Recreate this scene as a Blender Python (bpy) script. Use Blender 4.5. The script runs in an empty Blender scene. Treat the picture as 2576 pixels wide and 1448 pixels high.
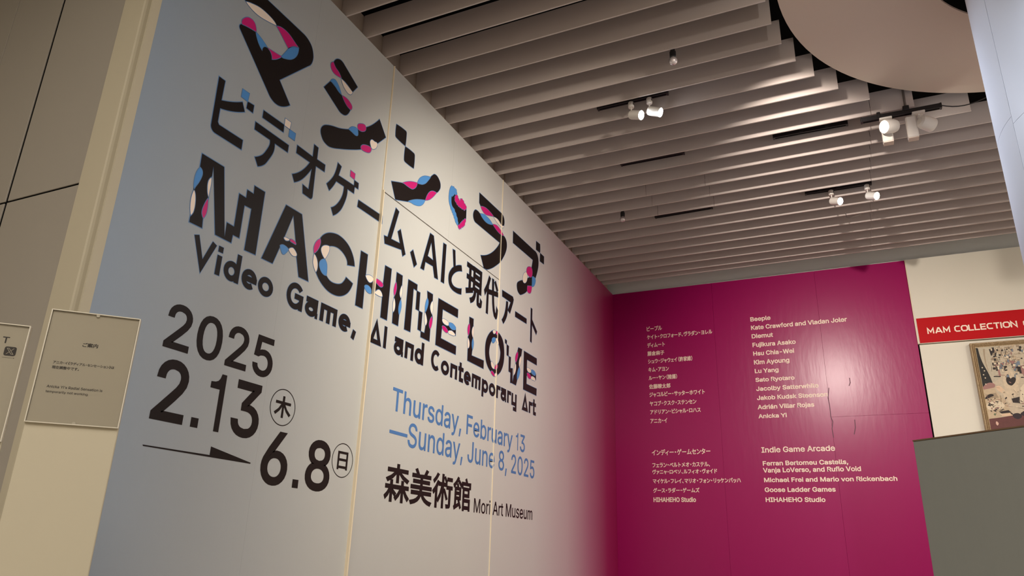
import bpy, math, random
from mathutils import Vector, Matrix
from mathutils.geometry import tessellate_polygon

random.seed(7)
SC = bpy.context.scene
COL = SC.collection
EYE = 1.60                      # camera height; the traced data below are heights relative to the eye
BACK_Y = 8.257                  # plane of the far wall
WALL_TOP = EYE + 3.025          # top edge of both graphic walls, underside of the louvres

# ------------------------------------------------------------------ camera
cam_data = bpy.data.cameras.new('camera')
cam_data.sensor_width = 36.0
cam_data.lens = 1853.98 / 2576.0 * 36.0
cam = bpy.data.objects.new('camera', cam_data)
COL.objects.link(cam)
right = Vector((0.90939869, 0.41496699, 0.02822098))
up = Vector((0.11648869, -0.31924488, 0.94048556))
fwd = Vector((-0.39927987, 0.85198891, 0.33865984))
cam.matrix_world = Matrix(((right.x, up.x, -fwd.x, 2.5), (right.y, up.y, -fwd.y, 0.0),
                           (right.z, up.z, -fwd.z, EYE), (0, 0, 0, 1)))
SC.camera = cam

# ------------------------------------------------------------------ view and world
SC.view_settings.view_transform = 'Standard'
SC.view_settings.look = 'None'
SC.view_settings.gamma = 1.0
SC.view_settings.use_curve_mapping = False
SC.view_settings.exposure = 0.0
world = bpy.data.worlds.new('world')
SC.world = world
world.use_nodes = True
world.node_tree.nodes['Background'].inputs[0].default_value = (0.9, 0.95, 1.0, 1)
world.node_tree.nodes['Background'].inputs[1].default_value = 0.02

# ------------------------------------------------------------------ room lights and added fill
def aim(o, target):
    d = Vector(target) - o.location
    o.rotation_euler = d.to_track_quat('-Z', 'Y').to_euler()

def spot(name, loc, target, watts, cone, blend, radius, color):
    l = bpy.data.lights.new(name, 'SPOT')
    l.energy = watts; l.spot_size = math.radians(cone); l.spot_blend = blend
    l.shadow_soft_size = radius; l.color = color
    o = bpy.data.objects.new(name, l); COL.objects.link(o)
    o.location = loc; aim(o, target)
    return o

def area(name, loc, target, watts, sx, sy, color):
    l = bpy.data.lights.new(name, 'AREA')
    l.shape = 'RECTANGLE'; l.size = sx; l.size_y = sy; l.energy = watts; l.color = color
    o = bpy.data.objects.new(name, l); COL.objects.link(o)
    o.location = loc; aim(o, target)
    return o

WARM = (1.0, 0.86, 0.68)
NEUTRAL = (1.0, 0.93, 0.84)
COOL = (0.80, 0.87, 1.0)
# ceiling spotlights just above the frame
spot('spot_on_graphic_wall', (2.35, 3.30, EYE + 2.80), (0.0, 4.85, EYE + 0.95), 330, 95, 1.0, 0.04, (1.0, 0.91, 0.78))
spot('spot_on_magenta_wall', (2.35, 3.60, EYE + 2.83), (2.45, 8.25, EYE + 1.55), 430, 64, 1.0, 0.04, (1.0, 0.90, 0.80))
spot('spot_on_louvres', (2.50, 3.05, EYE + 2.84), (1.9, 5.5, EYE + 3.05), 3.0, 150, 1.0, 0.015, (1.0, 0.93, 0.86))
spot('spot_on_column', (3.75, 1.5, EYE + 2.75), (3.95, 3.3, EYE + 1.75), 250, 60, 1.0, 0.05, COOL)
spot('spot_on_white_wall', (5.9, 4.6, EYE + 2.85), (4.0, 8.25, EYE + 1.3), 115, 70, 1.0, 0.04, (1.0, 0.90, 0.76))
spot('spot_on_entrance', (0.6, -0.8, 4.3), (-0.2, 1.7, 2.1), 16, 120, 1.0, 0.15, (1.0, 0.93, 0.82))
area('corridor_fill', (3.0, -1.6, 4.55), (3.0, -1.59, 0.0), 215, 5.0, 1.6, (1.0, 0.95, 0.90))  # added unseen fill behind the camera, raises the ambient by floor bounce
area('hall_fill', (6.6, 3.5, 4.45), (6.59, 3.5, 0.0), 270, 2.0, 4.0, (1.0, 0.95, 0.90))  # second added fill, out of view at the right, for more ambient

# ------------------------------------------------------------------ materials
def lin(r, g, b):
    f = lambda c: (c / 255.0) / 12.92 if c <= 10 else (((c / 255.0) + 0.055) / 1.055) ** 2.4
    return (f(r), f(g), f(b), 1.0)

def mat(name, col, rough=0.5, spec=0.5, metal=0.0, bump=0.0, scale=40.0, stretch=(1, 1, 1), mottle=0.0, coat=0.0):
    m = bpy.data.materials.new(name)
    m.use_nodes = True
    nt = m.node_tree; b = nt.nodes['Principled BSDF']
    b.inputs['Base Color'].default_value = col
    b.inputs['Roughness'].default_value = rough
    b.inputs['Specular IOR Level'].default_value = spec
    b.inputs['Metallic'].default_value = metal
    if coat:
        b.inputs['Coat Weight'].default_value = coat
        b.inputs['Coat Roughness'].default_value = 0.12
    tc = nt.nodes.new('ShaderNodeTexCoord')
    mp = nt.nodes.new('ShaderNodeMapping'); mp.inputs['Scale'].default_value = stretch
    nt.links.new(tc.outputs['Object'], mp.inputs['Vector'])
    n = nt.nodes.new('ShaderNodeTexNoise'); n.inputs['Scale'].default_value = scale
    n.inputs['Detail'].default_value = 4.0
    nt.links.new(mp.outputs['Vector'], n.inputs['Vector'])
    if mottle:
        mx = nt.nodes.new('ShaderNodeMix'); mx.data_type = 'RGBA'
        mx.inputs['A'].default_value = col
        mx.inputs['B'].default_value = tuple(c * (1 - mottle) for c in col[:3]) + (1,)
        nt.links.new(n.outputs['Fac'], mx.inputs['Factor'])
        nt.links.new(mx.outputs['Result'], b.inputs['Base Color'])
    if bump:
        bp = nt.nodes.new('ShaderNodeBump'); bp.inputs['Strength'].default_value = bump
        bp.inputs['Distance'].default_value = 0.01
        nt.links.new(n.outputs['Fac'], bp.inputs['Height'])
        nt.links.new(bp.outputs['Normal'], b.inputs['Normal'])
    return m

def emit(name, col, strength):
    m = bpy.data.materials.new(name); m.use_nodes = True
    nt = m.node_tree; nt.nodes.clear()
    e = nt.nodes.new('ShaderNodeEmission'); o = nt.nodes.new('ShaderNodeOutputMaterial')
    e.inputs[0].default_value = col; e.inputs[1].default_value = strength
    nt.links.new(e.outputs[0], o.inputs[0])
    return m

def glass(name):
    m = bpy.data.materials.new(name); m.use_nodes = True
    nt = m.node_tree; nt.nodes.clear()
    t = nt.nodes.new('ShaderNodeBsdfTransparent'); g = nt.nodes.new('ShaderNodeBsdfGlossy')
    g.inputs['Roughness'].default_value = 0.04
    f = nt.nodes.new('ShaderNodeFresnel'); f.inputs[0].default_value = 1.45
    mx = nt.nodes.new('ShaderNodeMixShader'); o = nt.nodes.new('ShaderNodeOutputMaterial')
    nt.links.new(f.outputs[0], mx.inputs[0]); nt.links.new(t.outputs[0], mx.inputs[1])
    nt.links.new(g.outputs[0], mx.inputs[2]); nt.links.new(mx.outputs[0], o.inputs[0])
    return m

M = {}
# printed film of the left wall: colour fades from pale blue through warm white to magenta, pink reflection near the corner painted in
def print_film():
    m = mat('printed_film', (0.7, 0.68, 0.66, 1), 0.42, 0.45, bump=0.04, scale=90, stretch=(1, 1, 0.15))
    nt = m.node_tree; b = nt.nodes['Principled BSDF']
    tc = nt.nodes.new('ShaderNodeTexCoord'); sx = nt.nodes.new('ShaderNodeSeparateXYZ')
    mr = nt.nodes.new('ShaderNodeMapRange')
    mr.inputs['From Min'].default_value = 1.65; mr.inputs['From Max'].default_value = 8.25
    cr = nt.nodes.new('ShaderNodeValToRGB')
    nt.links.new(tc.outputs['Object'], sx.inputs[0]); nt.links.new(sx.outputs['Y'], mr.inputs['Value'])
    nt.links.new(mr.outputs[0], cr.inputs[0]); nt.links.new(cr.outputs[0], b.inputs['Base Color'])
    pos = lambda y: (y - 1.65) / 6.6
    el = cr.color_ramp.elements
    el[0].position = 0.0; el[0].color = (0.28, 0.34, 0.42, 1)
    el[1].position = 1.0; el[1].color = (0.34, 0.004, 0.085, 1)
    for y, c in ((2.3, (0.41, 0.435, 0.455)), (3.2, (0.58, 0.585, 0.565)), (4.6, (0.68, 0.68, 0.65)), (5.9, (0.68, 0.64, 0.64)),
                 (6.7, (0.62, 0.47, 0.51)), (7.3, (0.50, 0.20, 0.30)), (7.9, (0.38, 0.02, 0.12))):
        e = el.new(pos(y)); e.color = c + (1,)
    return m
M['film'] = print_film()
M['black'] = mat('black_print', lin(28, 20, 19), 0.42, 0.25, bump=0.03, scale=90)
M['outline_blue'] = mat('blue_outline_print', lin(88, 130, 180), 0.45)
M['blue'] = mat('blue_print', lin(80, 145, 212), 0.42)
M['magenta_spot'] = mat('magenta_spot_print', lin(208, 22, 118), 0.42)
M['cream_spot'] = mat('cream_spot_print', lin(250, 232, 216), 0.42)
M['date_blue'] = mat('date_blue_print', lin(80, 130, 192), 0.42)
M['letter_cream'] = mat('cream_lettering', lin(250, 225, 205), 0.5)
M['magenta'] = mat('magenta_paint', (0.32, 0.0010, 0.095, 1), 0.28, 0.38, bump=0.07, scale=22, stretch=(1, 1, 0.25))
M['magenta_crack'] = mat('magenta_crack_paint', (0.10, 0.002, 0.035, 1), 0.5)
M['white_wall'] = mat('cream_wall_paint', lin(226, 220, 205), 0.7, 0.3, bump=0.03, scale=60)
M['beam'] = mat('grey_beam_paint', lin(236, 237, 232), 0.7, 0.3)
M['louvre'] = mat('louvre_paint', lin(202, 189, 183), 0.55, 0.35, mottle=0.06, scale=3)
M['fascia'] = mat('fascia_paint', lin(176, 160, 146), 0.7, 0.3)
M['void'] = mat('black_void', (0.004, 0.004, 0.004, 1), 0.9, 0.1)
M['metal_panel'] = mat('bronze_grey_panel', lin(168, 160, 148), 0.5, 0.5, metal=0.1, mottle=0.05, scale=2)
M['joint'] = mat('black_joint', (0.003, 0.003, 0.003, 1), 0.9, 0.1)
M['jamb'] = mat('cream_jamb', lin(192, 182, 158), 0.6, 0.4)
M['strip'] = mat('cream_edge_strip', lin(245, 228, 198), 0.5, 0.4)
M['seam_line'] = mat('seam_line', lin(120, 108, 95), 0.7)
M['ring'] = mat('ring_paint', lin(208, 190, 176), 0.7, 0.25)
M['column'] = mat('column_enamel', lin(222, 228, 240), 0.5, 0.35)
M['red'] = mat('red_banner_print', (0.50, 0.001, 0.005, 1), 0.5, 0.15)
M['partition'] = mat('grey_partition', lin(134, 135, 128), 0.5, 0.5, mottle=0.05, scale=60, stretch=(1, 1, 0.1))
M['partition_edge'] = mat('partition_edge_tape', lin(110, 85, 60), 0.6)
M['stand'] = mat('stand_board', lin(182, 172, 148), 0.55, 0.4)
M['paper'] = mat('notice_paper', lin(190, 180, 158), 0.75, 0.3)
M['acrylic'] = glass('clear_acrylic')
M['acrylic_rim'] = mat('acrylic_rim', lin(205, 197, 178), 0.3, 0.6)
M['rail'] = mat('black_rail', (0.012, 0.010, 0.011, 1), 0.45, 0.4)
M['lamp_white'] = mat('white_lamp_body', lin(225, 218, 210), 0.4, 0.5)
M['lamp_grey'] = mat('grey_lamp_detail', lin(110, 100, 95), 0.4, 0.5)
M['lens_cool'] = emit('lit_lens_cool', (0.86, 0.92, 1.0, 1), 30)
M['lens_warm'] = emit('lit_lens_warm', (1.0, 0.97, 0.86, 1), 30)
M['bulb_glass'] = mat('clear_bulb', lin(200, 190, 190), 0.08, 0.9, metal=0.55)
M['floor'] = mat('floor_stone', lin(180, 172, 162), 0.5, 0.4, mottle=0.2, scale=5)
M['frame_gold'] = mat('aged_gold_frame', lin(214, 188, 148), 0.45, 0.5, metal=0.35, bump=0.9, scale=90, mottle=0.5)
M['frame_dark'] = mat('aged_gold_groove', lin(150, 118, 80), 0.5, 0.5, metal=0.3, bump=0.8, scale=120, mottle=0.5)

# ------------------------------------------------------------------ mesh helpers
def obj(name, verts, faces, m, parent=None, smooth=False, fmats=None):
    me = bpy.data.meshes.new(name)
    me.from_pydata(verts, [], faces)
    ms = m if isinstance(m, (list, tuple)) else [m]
    for x in ms: me.materials.append(x)
    if fmats: me.polygons.foreach_set('material_index', fmats)
    if smooth: me.polygons.foreach_set('use_smooth', [True] * len(me.polygons))
    me.update()
    o = bpy.data.objects.new(name, me); COL.objects.link(o)
    if parent: o.parent = parent
    return o

def empty(name, loc, label=None, cat=None, group=None, kind=None, rz=0.0):
    o = bpy.data.objects.new(name, None); COL.objects.link(o)
    o.location = loc; o.rotation_euler = (0, 0, rz); o.empty_display_size = 0.05
    return tag(o, label, cat, group, kind)

def tag(o, label=None, cat=None, group=None, kind=None):
    if label: o['label'] = label
    if cat: o['category'] = cat
    if group: o['group'] = group
    if kind: o['kind'] = kind
    return o

def box_data(x0, x1, y0, y1, z0, z1, bev=0.0):
    if bev <= 0:
        v = [(x, y, z) for z in (z0, z1) for y in (y0, y1) for x in (x0, x1)]
        return v, [(0, 2, 3, 1), (4, 5, 7, 6), (0, 1, 5, 4), (2, 6, 7, 3), (0, 4, 6, 2), (1, 3, 7, 5)]
    # chamfered box: three faces' worth of corner points per corner
    v = []; idx = {}
    for i, x in enumerate((x0, x1)):
        for j, y in enumerate((y0, y1)):
            for k, z in enumerate((z0, z1)):
                sx, sy, sz = (1, -1)[i], (1, -1)[j], (1, -1)[k]
                for a in range(3):
                    p = [x + sx * bev, y + sy * bev, z + sz * bev]; p[a] = (x, y, z)[a]
                    idx[i, j, k, a] = len(v); v.append(tuple(p))
    f = []
    for a in range(3):
        b, c = [q for q in range(3) if q != a]
        for s in (0, 1):
            r = []
            for (q, w) in ((0, 0), (1, 0), (1, 1), (0, 1)):
                k = [0, 0, 0]; k[a] = s; k[b] = q; k[c] = w
                r.append(idx[k[0], k[1], k[2], a])
            f.append(tuple(r))
    for a in range(3):
        b, c = [q for q in range(3) if q != a]
        for s in (0, 1):
            for t in (0, 1):
                k0 = [0, 0, 0]; k0[b] = s; k0[c] = t
                k1 = list(k0); k1[a] = 1
                f.append((idx[tuple(k0) + (b,)], idx[tuple(k1) + (b,)], idx[tuple(k1) + (c,)], idx[tuple(k0) + (c,)]))
    for i in (0, 1):
        for j in (0, 1):
            for k in (0, 1):
                f.append((idx[i, j, k, 0], idx[i, j, k, 1], idx[i, j, k, 2]))
    return v, f

def box(name, x0, x1, y0, y1, z0, z1, m, parent=None, bev=0.0):
    v, f = box_data(x0, x1, y0, y1, z0, z1, bev)
    o = obj(name, v, f, m, parent)
    fix_normals(o)
    return o

def fix_normals(o):
    import bmesh
    bm = bmesh.new(); bm.from_mesh(o.data)
    bmesh.ops.recalc_face_normals(bm, faces=bm.faces[:]); bm.to_mesh(o.data); bm.free()

def crisp(o, angle=40):
    """keep edges sharp where the surface really turns"""
    import bmesh
    bm = bmesh.new(); bm.from_mesh(o.data); lim = math.radians(angle)
    for e in bm.edges:
        if len(e.link_faces) == 2: e.smooth = e.calc_face_angle(0) < lim
    bm.to_mesh(o.data); bm.free()

def lathe(name, profile, m, parent=None, seg=24, smooth=True, xf=None):
    """profile: (radius, height) pairs turned about local z"""
    v = []; f = []
    for r, z in profile:
        for i in range(seg):
            t = 2 * math.pi * i / seg
            v.append((r * math.cos(t), r * math.sin(t), z))
    for j in range(len(profile) - 1):
        for i in range(seg):
            i2 = (i + 1) % seg
            f.append((j * seg + i, j * seg + i2, (j + 1) * seg + i2, (j + 1) * seg + i))
    f.append(tuple(range(seg - 1, -1, -1))); f.append(tuple((len(profile) - 1) * seg + i for i in range(seg)))
    if xf is not None: v = [tuple(xf @ Vector(p)) for p in v]
    o = obj(name, v, f, m, parent, smooth=False)
    if smooth:
        o.data.polygons.foreach_set('use_smooth', [len(p.vertices) == 4 for p in o.data.polygons])
        crisp(o)
    return o

def tube(name, pts, r, m, parent=None, seg=8):
    v = []; f = []; pts = [Vector(p) for p in pts]
    for i, p in enumerate(pts):
        d = (pts[min(i + 1, len(pts) - 1)] - pts[max(i - 1, 0)]).normalized()
        a = d.orthogonal().normalized(); b = d.cross(a)
        if i and (a.dot(pa) < 0.2):
            a = (pa - d * pa.dot(d)).normalized(); b = d.cross(a)
        pa = a
        for k in range(seg):
            t = 2 * math.pi * k / seg
            v.append(tuple(p + a * (r * math.cos(t)) + b * (r * math.sin(t))))
    for i in range(len(pts) - 1):
        for k in range(seg):
            k2 = (k + 1) % seg
            f.append((i * seg + k, i * seg + k2, (i + 1) * seg + k2, (i + 1) * seg + k))
    f.append(tuple(range(seg))); f.append(tuple((len(pts) - 1) * seg + k for k in range(seg)))
    o = obj(name, v, f, m, parent, smooth=True); fix_normals(o); crisp(o, 60)
    return o

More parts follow.
